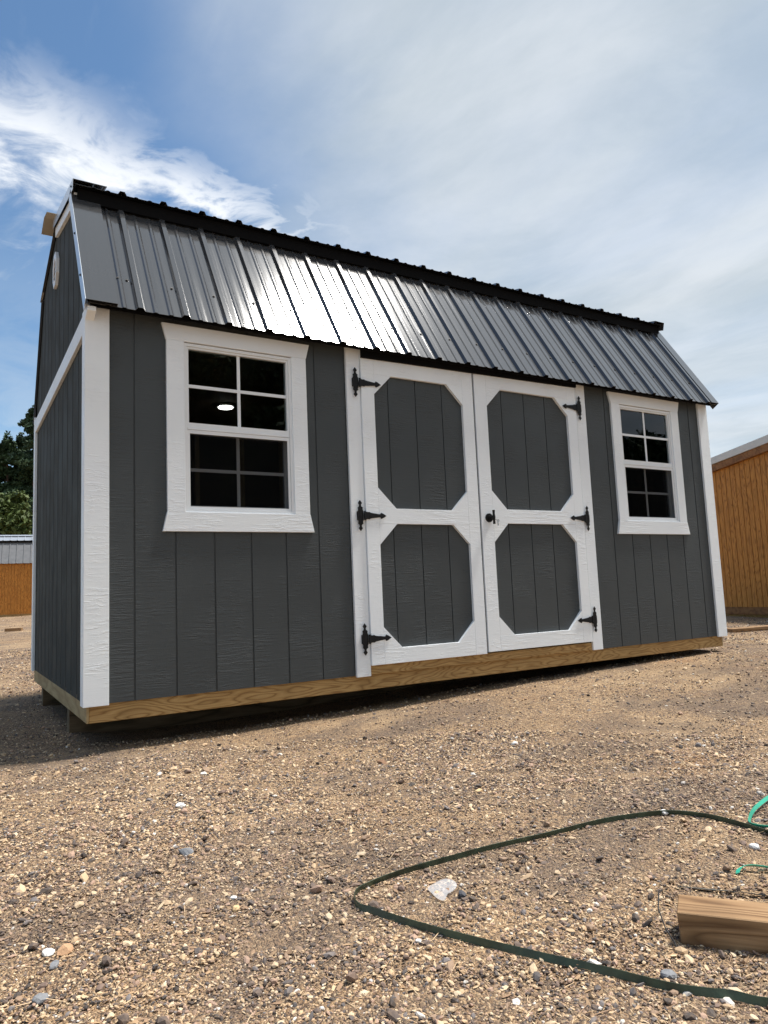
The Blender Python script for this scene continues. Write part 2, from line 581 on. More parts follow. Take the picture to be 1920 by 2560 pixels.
def zg(x, y):
    """height of the yard in inches"""
    x = np.asarray(x, float)
    y = np.asarray(y, float)
    b = np.interp(x, [-400, 0, 50, 90, 150, 188, 230, 400, 2000], [-8.4, -9.2, -8.5, -7.3, -5.9, -5.1, -4.9, -7, -7])
    ww = np.clip((y + 75) / 70, 0, 1)
    ww = ww * ww * (3 - 2 * ww)
    z = -8.8 * (1 - ww) + b * ww
    z = z + 0.0165 * np.clip(y - 60, 0, 1440)
    z = z - 1.6 * np.clip((y - 4) / 14, 0, 1) * np.clip((110 - y) / 14, 0, 1) * np.clip((x - 2) / 14, 0, 1) * np.clip((190 - x) / 30, 0, 1)
    u = 0
    for i in range(10):
        k = 0.02 * 1.55 ** i
        a = _ph[i, 0]
        u = u + (0.16 / 1.25 ** i) * np.sin(k * (x * math.cos(a) + y * math.sin(a)) * 2 + _ph[i, 1])
    return z + u


def axis_grid(c, fine, n, far):
    k = np.linspace(-1, 1, n)
    e = np.arcsinh(far / fine)
    return c + fine * np.sinh(k * e)


gx = axis_grid(10, 55, 300, 60000)
gy = axis_grid(-90, 55, 300, 60000)
GX, GY = np.meshgrid(gx, gy)
GZ = zg(GX, GY)
fadeg = np.clip(1 - (np.hypot(GX - 10, GY + 90) - 100) / 250, 0, 1)
GZ = GZ + fadeg * RNG.normal(0, 0.05, GX.shape)
vv = np.stack([GX, GY, GZ], -1).reshape(-1, 3) * S
n = len(gx)
idx = np.arange(n * n).reshape(n, n)
ff = np.stack([idx[:-1, :-1], idx[:-1, 1:], idx[1:, 1:], idx[1:, :-1]], -1).reshape(-1, 4)
me = bpy.data.meshes.new('ground')
me.from_pydata(vv.tolist(), [], ff.tolist())
for pl in me.polygons:
    pl.use_smooth = True
ground = link('ground', me, 'gravel_ground')
tag(ground, 'tan dusty gravel yard with wood shavings', None, None, 'structure')

# ------------------------------------------------------------------ the grey shed
L, W = 193.0, 96.0
ZB = -3.4
shed = Thing('lofted_shed', (0, 0, ZB), 'large charcoal shed with white trim, double doors and dark metal gambrel roof', 'shed')
OPEN = [(18.3, 42.5, 36.4, 72.0), (150.8, 175.0, 36.7, 72.4), (60.1, 132.0, -1.0, 76.9)]
TOPW = 77.2


def cut_rects(a, b, z0, z1, openings):
    """split the strip a..b so that no piece crosses an opening"""
    xs = sorted({a, b} | {x for o in openings for x in o[:2] if a < x < b})
    out = []
    for p, q in zip(xs[:-1], xs[1:]):
        mid = (p + q) / 2
        lo = z0
        for o in sorted([o for o in openings if o[0] < mid < o[1]], key=lambda o: o[2]):
            if o[2] > lo:
                out.append((p, q, lo, o[2]))
            lo = o[3]
        if lo < z1:
            out.append((p, q, lo, z1))
    return out


# front wall: backing sheet with the openings, then one board between each pair of grooves
mb = MB()
for (p, q, a, b_) in cut_rects(0.0, L, 0.0, TOPW, OPEN):
    mb.box(p, q, 0.0, 0.35, a, b_)
front = shed.part('front_wall', mb, 'siding_paint')
GR = 0.17
edges = [0.0] + [8.4 + 8 * i for i in range(7)] + [60.1]
edges_r = [132.0, 136.8] + [144.8 + 8 * i for i in range(6)] + [L]
for ed in (edges, edges_r):
    for a, b_ in zip(ed[:-1], ed[1:]):
        r = cut_rects(a + GR, b_ - GR, 0.0, TOPW, OPEN)
        if not r:
            continue
        groups = [[x] for x in r] if len({x[:2] for x in r}) == 1 else [r]
        for grp in groups:
            mb = MB()
            for (p, q, z0, z1) in grp:
                mb.box(p, q, -0.20, 0.0 - 0.003, z0, z1)
            shed.part('siding_board', mb, 'siding_paint', front)

# gable outline: underside of the roof
EY, EZ = -4.4, 75.8          # lower eave edge
KY, KZ = 16.6, 108.6         # knuckle
UY, UZ = 12.9, 109.2         # drip edge of the upper slope
RY, RZ = 48.0, 117.0         # ridge


def roof_under(y):
    y = y if y <= 48 else 96 - y
    lo = EZ + (y - EY) * (KZ - EZ) / (KY - EY)
    hi = UZ + (y - UY) * (RZ - UZ) / (RY - UY)
    return min(lo, hi) - 0.5


def gable(xa, xb, xc, parentname):
    mb = MB()
    ys = [0, 8, KY, 32, 48, 64, 96 - KY, 88, 96]
    poly = [(0, 0)] + [(96, 0)] + [(y, roof_under(y)) for y in reversed(ys)]
    mb.prism(poly, 'yz', xa, xb)
    wall = shed.part(parentname, mb, 'gable_paint')
    ed = [0.0] + [4 + 8 * i for i in range(12)] + [96.0]
    for a, b_ in zip(ed[:-1], ed[1:]):
        p, q = a + 0.3, b_ - 0.3
        pts = [(p, 0.0), (q, 0.0), (q, roof_under(q))]
        for k in (KY, 48, 96 - KY):
            if p < k < q:
                pts.append((k, roof_under(k)))
        pts.append((p, roof_under(p)))
        m2 = MB()
        m2.prism(pts, 'yz', *sorted((xa if xc < xa else xb, xc)))
        o = shed.part('siding_board', m2, 'gable_paint', wall)
    return wall


gw = gable(0.003, 0.35, -0.20, 'gable_wall')
gable(L - 0.35, L - 0.003, L + 0.20, 'gable_wall')
mb = MB().box(0.4, L - 0.4, W - 0.35, W, 0, TOPW)
shed.part('back_wall', mb, 'siding_paint')
# inside: floor, loft deck, back lining, studs
shed.part('floor_deck', MB().box(0.4, L - 0.4, 0.4, W - 0.4, 1.0, 2.0), 'interior_wood')
shed.part('loft_deck', MB().box(0.4, L - 0.4, 0.4, W - 0.4, 77.6, 78.4), 'interior_wood')
for x in list(range(16, 190, 16)):
    shed.part('wall_stud', MB().box(x, x + 1.5, W - 3.9, W - 0.4, 2.0, 77.6), 'stud_wood')
for x in (16.2, 43.2, 148.6, 175.8):
    shed.part('wall_stud', MB().box(x, x + 1.5, 0.45, 3.9, 2.0, 77.6), 'stud_wood')
for y in (16, 32, 48, 64, 80):
    shed.part('wall_stud', MB().box(L - 3.9, L - 0.4, y, y + 1.5, 2.0, 77.6), 'stud_wood')

# corner trim: front leg and side leg in one L-shaped board pair
TT = 0.95


def corner(x_out, sx, y_out, sy, top):
    mb = MB()
    xi = x_out + sx * 4.55
    mb.box(*sorted((x_out, xi)), *sorted((y_out, y_out + sy * 0.72)), -0.25, top)
    mb.box(*sorted((x_out, x_out + sx * 0.72)), *sorted((y_out + sy * 0.735, y_out + sy * 3.3)), -0.25, top - 1.0)
    return shed.part('corner_trim', mb, 'trim_upright', bevel=0.06)


corner(-TT, 1, -TT, 1, 77.0)
corner(L + TT, -1, -TT, 1, 77.0)
corner(-TT, 1, W + TT, -1, 77.0)
corner(L + TT, -1, W + TT, -1, 77.0)
# white band across the gable at eave height, white boards along the upper rake
shed.part('gable_band', MB().box(-0.92, -0.21, 2.5, W - 2.5, 71.6, 75.4), 'trim_level', bevel=0.05)
shed.part('gable_band', MB().box(L + 0.21, L + 0.92, 2.5, W - 2.5, 71.6, 75.4), 'trim_level')


def rake_board(xa, xb, p, q, drop, mat, name, off=0.0):
    (y0, z0), (y1, z1) = p, q
    mb = MB().prism([(y0, z0 - off), (y1, z1 - off), (y1, z1 - off - drop), (y0, z0 - off - drop)], 'yz', xa, xb)
    return shed.part(name, mb, mat)


rake_board(-0.9, -0.21, (KY - 1.5, UZ + 0.2), (48, RZ - 0.15), 2.5, 'trim_level', 'rake_board', 1.0)

# rim lumber and runners
shed.part('rim_board', MB().box(0.3, L - 0.3, 0.36, 1.9, ZB, 2.1), 'rim_lumber_x', bevel=0.08)
shed.part('rim_board', MB().box(-0.15, 0.28, 0.2, W - 0.3, ZB + 0.05, 0.85), 'rim_lumber_y', bevel=0.05)
shed.part('rim_board', MB().box(L - 0.28, L + 0.1, 0.4, W - 0.4, ZB, 0.85), 'rim_lumber_y')
shed.part('rim_board', MB().box(0.3, L - 0.3, W - 1.9, W - 0.4, ZB, 1.0), 'rim_lumber_x')
shed.part('threshold', MB().box(60.2, 131.9, -0.55, 0.355, 0.02, 2.0), 'rim_lumber_x')
for y in (31, 57, 83):
    mb = MB().box(6.0 if y == 57 else 0.8, L - 2, y - 1.75, y + 1.75, -10.6, ZB - 0.05)
    shed.part('runner', mb, 'runner_wood_shaded')
for x in range(20, 180, 24):
    shed.part('floor_joist', MB().box(x, x + 1.5, 2.0, W - 2.0, ZB + 0.1, 0.9), 'rim_lumber_y')


# ---- windows
def window(cx, dz):
    x0, x1 = cx - 12.1, cx + 12.1
    zb, zt = 36.4 + dz, 72.0 + dz
    y0 = -0.92
    fr = MB()
    def ring(m, a, b_, c, d, wd, ya, yb, wtop=None, wbot=None):
        wtop = wtop or wd
        wbot = wbot or wd
        m.box(a, a + wd, ya, yb, c, d)
        m.box(b_ - wd, b_, ya, yb, c, d)
        m.box(a + wd, b_ - wd, ya, yb, d - wtop, d)
        m.box(a + wd, b_ - wd, ya, yb, c, c + wbot)
    ring(fr, x0, x1, zb, zt, 0.62, -0.55, 2.2)
    fo = shed.part('window', fr, 'vinyl')
    tag(fo, None)
    # outer casing
    shed.part('side_casing', MB().box(cx - 15.7, x0 + 0.003, y0, -0.203, zb, zt + 0.15), 'trim_upright', fo, 0.05)
    shed.part('side_casing', MB().box(x1 - 0.003, cx + 15.7, y0, -0.203, zb, zt + 0.15), 'trim_upright', fo, 0.05)
    shed.part('head_casing', MB().prism([(cx - 15.75, zt + 0.17), (cx + 15.75, zt + 0.17), (cx + 16.65, zt + 3.6), (cx - 16.65, zt + 3.6)], 'xz', y0 - 0.02, -0.203), 'trim_level', fo, 0.05)
    shed.part('sill_casing', MB().prism([(cx - 15.75, zb - 0.02), (cx + 15.75, zb - 0.02), (cx + 16.65, zb - 4.0), (cx - 16.65, zb - 4.0)], 'xz', y0 - 0.02, -0.203), 'trim_level', fo, 0.05)
    zm = zb + 18.0
    # upper sash (outer), lower sash (inner) with a screen before it
    us = MB()
    ring(us, x0 + 0.64, x1 - 0.64, zm - 0.35, zt - 0.64, 0.42, -0.30, 0.9, 0.42, 1.05)
    us.box(x0 + 0.70, x1 - 0.70, -0.42, -0.31, zm - 0.75, zm - 0.36)
    shed.part('upper_sash', us, 'vinyl', fo)
    ls = MB()
    ring(ls, x0 + 0.64, x1 - 0.64, zb + 0.64, zm - 0.40, 0.85, 0.95, 2.0, 1.0, 0.9)
    shed.part('lower_sash', ls, 'vinyl', fo)
    sf = MB()
    ring(sf, x0 + 0.66, x1 - 0.66, zb + 0.66, zm - 0.80, 0.55, -0.30, 0.10, 0.75, 0.55)
    so = shed.part('screen_frame', sf, 'vinyl', fo)
    gx0, gx1 = x0 + 1.06, x1 - 1.06
    shed.part('screen_mesh', MB().box(x0 + 1.22, x1 - 1.22, -0.12, -0.10, zb + 1.22, zm - 1.56), 'insect_screen', fo)
    # panes and glazing bars
    for (a, c, yy, bar) in ((zm + 0.70, zt - 1.06, 0.30, 0.34), (zb + 1.54, zm - 1.40, 1.45, 0.34)):
        g0, g1 = (gx0, gx1) if a > zm else (x0 + 1.49, x1 - 1.49)
        zc_ = (a + c) / 2
        yb = yy - 0.16
        shed.part('glazing_bar', MB().box(cx - bar, cx + bar, yb, yy - 0.01, a, c), 'vinyl', fo)
        shed.part('glazing_bar', MB().box(g0, cx - bar, yb, yy - 0.01, zc_ - bar, zc_ + bar), 'vinyl', fo)
        shed.part('glazing_bar', MB().box(cx + bar, g1, yb, yy - 0.01, zc_ - bar, zc_ + bar), 'vinyl', fo)
        for (p, q) in ((g0, cx), (cx, g1)):
            for (r, s_) in ((a, zc_), (zc_, c)):
                shed.part('pane', MB().box(p + 0.01, q - 0.01, yy, yy + 0.1, r + 0.01, s_ - 0.01), 'window_glass', fo)
    return fo


tag(window(30.4, 0.0), 'white sash window nearest the white corner post, a lit lamp showing inside')
tag(window(162.9, 0.35), 'white sash window right of the doors mirroring trees and sky')


# ---- doors
def hinge_meshes():
    plate = [(0, 3.6), (0.52, 2.95), (0.22, 2.5), (0.30, 2.15), (0.72, 1.85), (0.60, 1.5), (0.82, 1.0), (0.82, -1.0), (0.60, -1.5), (0.72, -1.85), (0.30, -2.15), (0.22, -2.5), (0.52, -2.95),
             (0, -3.6), (-0.52, -2.95), (-0.22, -2.5), (-0.30, -2.15), (-0.62, -1.85), (-0.52, -1.4), (-0.72, -0.8), (-0.72, 0.8), (-0.52, 1.4), (-0.62, 1.85), (-0.30, 2.15), (-0.22, 2.5), (-0.52, 2.95)]
    strap = [(1.35, 0.9), (1.9, 0.80), (2.3, 0.86), (2.7, 0.66), (4.3, 0.46), (5.0, 0.36), (5.3, 0.38), (5.55, 0.72), (6.1, 0.5), (6.95, 0.0)]
    strap = strap + [(x, -y) for x, y in reversed(strap[:-1])]
    return plate, strap


PLATE, STRAP = hinge_meshes()


def hinge(cx, zc_, flip, yb, parent):
    f = -1 if flip else 1
    mb = MB()
    mb.prism([(cx + f * x, zc_ + z) for x, z in PLATE], 'xz', yb - 0.14, yb)
    mb.prism([(cx + f * x, zc_ + z) for x, z in STRAP], 'xz', yb - 0.30, yb - 0.145)
    mb.cyl((cx + f * 1.12, yb - 0.24, zc_ - 1.05), 'z', 0.25, 2.1, 10)
    for z in (-1.1, 0, 1.1):
        mb.cyl((cx + f * -0.05, yb - 0.22, zc_ + z), 'y', 0.17, 0.08, 8)
    for x in (2.6, 4.2, 5.7):
        mb.cyl((cx + f * x, yb - 0.38, zc_), 'y', 0.17, 0.08, 8)
    return shed.part('hinge', mb, 'black_iron', parent)


def door(x0, x1, sl, sr, rails, g, grooves, yb, label):
    """x0..x1 leaf, sl/sr stile widths, rails = [(z0,z1) bottom, middle, top], g gusset leg"""
    z0, z1 = rails[0][0], rails[2][1]
    yp, yt = -0.62, -1.42
    core = MB().box(x0 + 0.1, x1 - 0.1, -0.40, 0.2, z0 + 0.1, z1)
    d = shed.part('door', core, 'siding_paint')
    tag(d, label)
    ed = [x0 + 1.2] + grooves + [x1 - 1.2]
    for a, b_ in zip(ed[:-1], ed[1:]):
        shed.part('door_board', MB().box(a + 0.13, b_ - 0.13, yp, -0.403, z0 + 1.0, z1 - 0.2), 'siding_paint', d)
    a, b_ = x0 + sl, x1 - sr
    y1 = yp - 0.004
    e = 0.012
    shed.part('stile', MB().box(x0, a - e, yt, y1, z0, z1), 'trim_upright', d, 0.04)
    shed.part('stile', MB().box(b_ + e, x1, yt, y1, z0, z1), 'trim_upright', d, 0.04)
    for (p, q) in rails:
        shed.part('rail', MB().box(a, b_, yt, y1, p, q), 'trim_level', d, 0.04)
    for (p, q) in ((rails[0][1], rails[1][0]), (rails[1][1], rails[2][0])):
        p += e
        q -= e
        for tri in ([(a, p), (a + g, p), (a, p + g)], [(b_, p), (b_, p + g), (b_ - g, p)], [(a, q), (a, q - g), (a + g, q)], [(b_, q), (b_ - g, q), (b_, q - g)]):
            shed.part('corner_gusset', MB().prism(tri, 'xz', yt + 0.01, y1), 'trim_upright', d)
    return d


d1 = door(60.2, 93.75, 3.5, 3.5, [(2.05, 5.55), (34.55, 38.2), (70.7, 76.9)], 4.9, [67.95, 76.0, 84.1], 0, 'left door leaf of the charcoal shed, hinged beside the large window')
d2 = door(94.35, 131.55, 4.0, 3.5, [(2.4, 6.15), (35.15, 38.85), (71.35, 76.9)], 4.9, [103.95, 112.0, 119.8], 0, 'right door leaf of the charcoal shed with black handle and keys')
shed.part('jamb_trim', MB().box(56.5, 60.12, -0.95, -0.203, -0.3, 77.1), 'trim_upright', None, 0.05)
shed.part('jamb_trim', MB().box(132.1, 136.0, -0.95, -0.203, -0.05, 77.1), 'trim_upright', None, 0.05)
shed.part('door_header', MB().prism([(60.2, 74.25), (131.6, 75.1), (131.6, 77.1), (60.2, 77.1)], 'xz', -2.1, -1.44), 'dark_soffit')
for z in (68.1, 36.35, 8.05):
    # plate screws to the jamb, strap to the leaf
    hinge(58.55, z, False, -1.435, d1)
    shed.part('hinge_pad', MB().box(57.9, 59.2, -1.43, -0.955, z - 1.0, z + 1.0), 'black_iron', d1)
for z in (69.2, 37.0, 8.45):
    hinge(132.95, z, True, -1.435, d2)
    shed.part('hinge_pad', MB().box(132.4, 133.6, -1.43, -0.955, z - 1.0, z + 1.0), 'black_iron', d2)
shed.part('gap_shade_strip', MB().box(93.80, 94.12, -1.05, -0.45, 2.3, 76.8), 'dark_soffit', d1)  # dark strip added to stand in for shade in the gap between leaves
# handle with key
hb = MB().cyl((96.75, -1.75, 36.5), 'y', 1.15, 0.32, 20).cyl((96.9, -3.1, 36.55), 'y', 0.42, 1.4, 12)
hb.cyl((96.9, -2.1, 36.5), 'y', 0.7, 0.4, 16)
ho = shed.part('door_handle', hb, 'black_iron', d2)
tb = MB()
for (za, zb_, ra, rb) in ((34.75, 35.6, 0.34, 0.30), (35.6, 36.5, 0.30, 0.42), (36.5, 37.4, 0.42, 0.30), (37.4, 38.35, 0.30, 0.36)):
    tb.cyl((96.95, -3.25, za), 'z', ra, zb_ - za, 12, rb)
shed.part('handle_grip', tb, 'black_iron', d2)
kb = MB().box(98.0, 98.45, -3.3, -3.22, 34.3, 35.3).cyl((98.2, -3.32, 35.6), 'y', 0.42, 0.1, 10).box(97.3, 98.3, -3.34, -3.24, 35.75, 35.95)
shed.part('key', kb, 'steel_key', d2)

# ---- roof
NLOW = Vector((0, -(KZ - EZ), KY - EY)).normalized()
SLOW = Vector((0, KY - EY, KZ - EZ))
NUP = Vector((0, -(RZ - UZ), RY - UY)).normalized()


def profile(xa, xb, ribs):
    pts = [(xa, 0.0)]
    for r in ribs:
        for dx, kind in ((-3.02, 0), (0, 1), (3.02, 0)):
            c = r + dx
            if kind == 0 and dx > 0:
                pass
            if c - 1.0 < xa or c + 1.0 > xb:
                continue
            if kind:
                pts += [(c - 0.95, 0), (c - 0.5, 0.72), (c + 0.5, 0.72), (c + 0.95, 0)]
            else:
                pts += [(c - 0.55, 0), (c - 0.22, 0.2), (c + 0.22, 0.2), (c + 0.55, 0)]
    pts.append((xb, 0.0))
    pts = sorted(set(pts))
    return pts


RIBS = [8.8 + 9.06 * i for i in range(-1, 21)]


def mirror(P, back):
    return (P[0], 96 - P[1], P[2]) if back else P


def slope_panels(nm, a, b_, N, back, xa=-1.0, xb=L + 1.2):
    """a, b_ = (y,z) of lower and upper edge; sheet of ribbed steel in 36 inch panels"""
    base = MB()
    ya, za = a
    yb, zb_ = b_
    u0, u1 = (ya + 0.5, za + 0.5 * (zb_ - za) / (yb - ya)), (yb, zb_)
    base.hexa([mirror((xa + .6, u0[0] - N.y * -0.15, u0[1] - 0.25), back), mirror((xb - .6, u0[0] + N.y * 0.15, u0[1] - 0.25), back), mirror((xb - .6, u1[0], u1[1] - 0.9), back), mirror((xa + .6, u1[0], u1[1] - 0.9), back)],
              [mirror((xa + .6, u0[0], u0[1] - 0.12), back), mirror((xb - .6, u0[0], u0[1] - 0.12), back), mirror((xb - .6, u1[0], u1[1] - 0.12), back), mirror((xa + .6, u1[0], u1[1] - 0.12), back)])
    deck = shed.part(nm, base, 'dark_soffit')
    cuts = [xa] + [RIBS[i] + 1.4 for i in (3, 7, 11, 15, 19)] + [xb]
    for k, (p, q) in enumerate(zip(cuts[:-1], cuts[1:])):
        rb = [r for r in RIBS if p - 4 < r < q + 4]
        pr = profile(p, q, rb)
        vs = []
        th = 0.06
        for off in (0.0, -th):
            for (y, z) in (a, b_):
                for (x, h) in pr:
                    hh = h + off + (0.01 * (k % 2))
                    vs.append(mirror((x, y + N.y * hh, z + N.z * hh), back))
        n_ = len(pr)
        fs = []
        for i in range(n_ - 1):
            fs.append((i, i + 1, n_ + i + 1, n_ + i))
            fs.append((2 * n_ + i, 3 * n_ + i, 3 * n_ + i + 1, 2 * n_ + i + 1))
            fs.append((i, 2 * n_ + i, 2 * n_ + i + 1, i + 1))
            fs.append((n_ + i, n_ + i + 1, 3 * n_ + i + 1, 3 * n_ + i))
        fs.append((0, n_, 3 * n_, 2 * n_))
        fs.append((n_ - 1, 3 * n_ - 1, 4 * n_ - 1, 2 * n_ - 1))
        shed.part('roof_panel', MB().add(vs, fs), 'roof_metal', deck)
    return deck


lowf = slope_panels('lower_roof', (EY, EZ), (KY, KZ), NLOW, False)
slope_panels('lower_roof', (EY, EZ), (KY, KZ), NLOW, True)
upf = slope_panels('upper_roof', (UY, UZ), (RY, RZ), NUP, False, -1.0, L + 0.6)
slope_panels('upper_roof', (UY, UZ), (RY, RZ), NUP, True, -1.0, L + 0.6)
# soffits
shed.part('eave_soffit', MB().box(-0.3, L + 0.3, EY + 1.81, -0.21, 77.0, 77.25), 'dark_soffit')
shed.part('eave_fascia', MB().box(-0.3, L + 0.3, EY + 1.3, EY + 1.8, 75.75, 77.0), 'dark_soffit')
shed.part('upper_soffit', MB().box(-0.3, L + 0.3, UY + 1.81, KY + 0.8, UZ - 3.0, UZ - 1.0), 'dark_soffit')
shed.part('upper_fascia', MB().box(-0.3, L + 0.3, UY + 1.3, UY + 1.8, UZ - 3.0, UZ - 0.2), 'dark_soffit')
shed.part('eave_return', MB().prism([(EY + 0.7, 74.6), (-0.96, 73.6), (-0.96, 75.5), (EY + 0.7, 75.5)], 'yz', -0.93, 0.7), 'trim_upright', None, 0.05)


# flashing over the ends of the lower slope: flat leaf on the roof, narrow leaf on the gable
def slope_strip(a, b_, N, xa, xb, h0, h1, mat, name, parent, ext=0.0):
    ya, za = a
    yb, zb_ = b_
    vs = []
    for h in (h0, h1):
        vs += [(xa, ya + N.y * h, za + N.z * h), (xb, ya + N.y * h, za + N.z * h), (xb, yb + N.y * h, zb_ + N.z * h), (xa, yb + N.y * h, zb_ + N.z * h)]
    return shed.part(name, MB().hexa(vs[:4], vs[4:]), mat, parent)


slope_strip((EY - 0.1, EZ - 0.15), (KY, KZ), NLOW, -1.42, 4.4, 0.80, 0.87, 'roof_metal', 'rake_flashing', lowf)
slope_strip((EY - 0.1, EZ - 0.15), (KY, KZ), NLOW, 4.33, 4.4, 0.05, 0.795, 'roof_metal', 'rake_flashing', lowf)
slope_strip((EY - 0.1, EZ - 0.15), (KY, KZ), NLOW, 190.9, L + 1.6, 0.80, 0.87, 'roof_metal', 'rake_flashing', lowf)
slope_strip((EY - 0.1, EZ - 0.15), (KY, KZ), NLOW, L + 1.53, L + 1.6, -1.9, 0.795, 'roof_metal', 'rake_flashing', lowf)
slope_strip((EY - 0.1, EZ - 0.15), (KY + 0.4, KZ + 0.6), NLOW, -1.50, -1.43, -1.9, 0.87, 'edge_flashing', 'rake_edge', lowf)
slope_strip((UY - 0.2, UZ), (RY, RZ), NUP, -1.50, -1.43, -1.5, 0.9, 'edge_flashing', 'rake_edge', upf)
slope_strip((UY - 0.2, UZ - 0.03), (RY, RZ - 0.03), NUP, -1.42, 5.5, 0.80, 0.88, 'roof_metal', 'rake_flashing', upf)
slope_strip((UY - 0.25, UZ - 0.03), (RY, RZ - 0.03), NUP, L - 3.5, L + 1.3, 0.80, 0.88, 'roof_metal', 'rake_flashing', upf)
slope_strip((UY - 0.25, UZ), (RY, RZ), NUP, L + 1.2, L + 1.3, -1.8, 0.795, 'roof_metal', 'rake_flashing', upf)
# ridge cap, standing out past the gable
rc = MB()
for sgn in (1, -1):
    y2, z2 = 48 + sgn * 6.2, RZ - 6.2 * (RZ - UZ) / (RY - UY) + 0.95
    q = [(48.0, RZ + 1.1), (y2, z2), (y2, z2 - 0.09), (48.0, RZ + 1.0)]
    rc.prism(q, 'yz', -3.6, L + 2.4)
shed.part('ridge_cap', rc, 'beige_metal')

# screws: a row just left of every rib, a few on the flashings
scm = MB().cyl((0, 0, -0.05), 'z', 0.34, 0.06, 8).cyl((0, 0, 0.01), 'z', 0.22, 0.18, 6).mesh('screw')
scm.materials.append(MATS['black_iron'])
qlow = NLOW.to_track_quat('Z', 'Y').to_euler()
for r in RIBS[1:]:
    f = 0.245
    p = Vector((r - 1.55, EY + f * (KY - EY), EZ + f * (KZ - EZ))) + NLOW * 0.06
    shed.copy_at('screw', scm, p, lowf, qlow)
for f in (0.25, 0.9):
    p = Vector((5.5, EY + f * (KY - EY), EZ + f * (KZ - EZ))) + NLOW * 0.12
    shed.copy_at('screw', scm, p, lowf, qlow)
for f in (0.24, 0.62):
    p = Vector((-1.5, EY + f * (KY - EY) + NLOW.y * -0.5, EZ + f * (KZ - EZ) + NLOW.z * -0.5))
    shed.copy_at('screw', scm, p, lowf, (0, -math.pi / 2, 0))
shed.copy_at('screw', scm, (-1.5, UY + 2.0, UZ + 0.2), upf, (0, -math.pi / 2, 0))

# ---- octagonal gable vent
VY, VZ = 49.0, 104.8


def octo(r, ph=math.pi / 8, sy=0.8):
    return [(VY + sy * r * math.cos(ph + i * math.pi / 4), VZ + r * math.sin(ph + i * math.pi / 4)) for i in range(8)]


vm = MB()
oa, ob = octo(4.8), octo(3.3)
for i in range(8):
    j = (i + 1) % 8
    vm.prism([oa[i], oa[j], ob[j], ob[i]], 'yz', -0.95, -0.21)
vt = shed.part('gable_vent', vm, 'vinyl')
shed.part('vent_back', MB().prism(octo(3.28), 'yz', -0.45, -0.23), 'white_metal', vt)
for k in range(5):
    z = VZ - 2.5 + k * 1.25
    hw = 2.45 * math.sqrt(max(0.05, 1 - ((z - VZ) / 4.0) ** 2))
    shed.part('louver', MB().hexa([(-0.98, VY - hw, z - 0.5), (-0.9, VY - hw, z - 0.5), (-0.9, VY + hw, z - 0.5), (-0.98, VY + hw, z - 0.5)],
                                  [(-0.56, VY - hw, z + 0.5), (-0.48, VY - hw, z + 0.5), (-0.48, VY + hw, z + 0.5), (-0.56, VY + hw, z + 0.5)]), 'vinyl', vt)

# ceiling light glowing inside
cl = Thing('ceiling_light', (49.0, 63.0, 77.58), 'small round lit ceiling light seen through the left window', 'ceiling light')
cl.part('lamp_rim', MB().cyl((49, 63, 77.0), 'z', 2.6, 0.55, 24), 'vinyl')
cl.part('lamp_lens', MB().cyl((49, 63, 76.8), 'z', 2.15, 0.19, 24), 'lamp_glow')


# ------------------------------------------------------------------ neighbouring sheds
def brown_barn(origin, rotz, ln, label):
    """gambrel shed with stained siding; local x along the eave, y into the shed"""
    T = Thing('stained_shed', origin, label, 'shed', None, rotz, True)
    dp = 96
    wall = T.part('front_wall', MB().box(0, ln, 0.5, 1.0, 4, 76), 'brown_siding')
    x = 0.0
    while x < ln - 0.1:
        T.part('siding_board', MB().box(x + 0.22, min(x + 4, ln) - 0.12, -0.35, 0.49, 4, 76), 'brown_siding', wall)
        x += 4
    for xx in (0.0, ln - 1.0):
        T.part('gable_wall', MB().prism([(1.05, 4), (dp - 1, 4), (dp - 1, 76), (dp - 18, 106), (dp / 2, 115), (18, 106), (1.05, 76)], 'yz', xx, xx + 1.0), 'brown_siding')
    T.part('back_wall', MB().box(0, ln, dp - 0.95, dp, 4, 76), 'brown_siding')
    T.part('rim_board', MB().box(0, ln, 0.3, 1.5, 0, 3.95), 'rim_lumber_x')
    lower = MB()
    up = MB()
    for back in (False, True):
        for (a, b_, m_, N) in (((-5, 74.5), (17, 107.5), lower, Vector((0, -0.83, 0.555))), ((13, 108.2), (48, 117), up, Vector((0, -0.24, 0.97)))):
            pts = []
            xx = -2.0
            k = 0
            while xx < ln + 2:
                pts += [(xx, 0), (xx + 7.2, 0), (xx + 7.7, 0.7), (xx + 8.5, 0.7)]
                xx += 9
            vs = []
            for h0 in (0.0, -0.5):
                for (y, z) in (a, b_):
                    for (px, h) in pts:
                        yy, z2 = y + N.y * (h + h0), z + N.z * (h + h0)
                        vs.append((px, 96 - yy if back else yy, z2))
            n_ = len(pts)
            fs = []
            for i in range(n_ - 1):
                fs += [(i, i + 1, n_ + i + 1, n_ + i), (2 * n_ + i, 3 * n_ + i, 3 * n_ + i + 1, 2 * n_ + i + 1), (i, 2 * n_ + i, 2 * n_ + i + 1, i + 1), (n_ + i, n_ + i + 1, 3 * n_ + i + 1, 3 * n_ + i)]
            m_.add(vs, fs)
    T.part('lower_roof', lower, 'grey_lower_metal')
    T.part('upper_roof', up, 'grey_upper_metal')
    T.part('upper_fascia', MB().box(-1, ln + 1, 13.6, 15, 105.6, 107.6), 'dark_soffit')
    T.part('ridge_cap', MB().prism([(42, 116.6), (48, 118.2), (54, 116.6), (54, 117.4), (48, 119.4), (42, 117.4)], 'yz', -3, ln + 3), 'grey_upper_metal')
    for y in (20, 70):
        T.part('runner', MB().box(2, ln - 2, y, y + 4, -9, -0.05), 'rim_lumber_x')
    return T


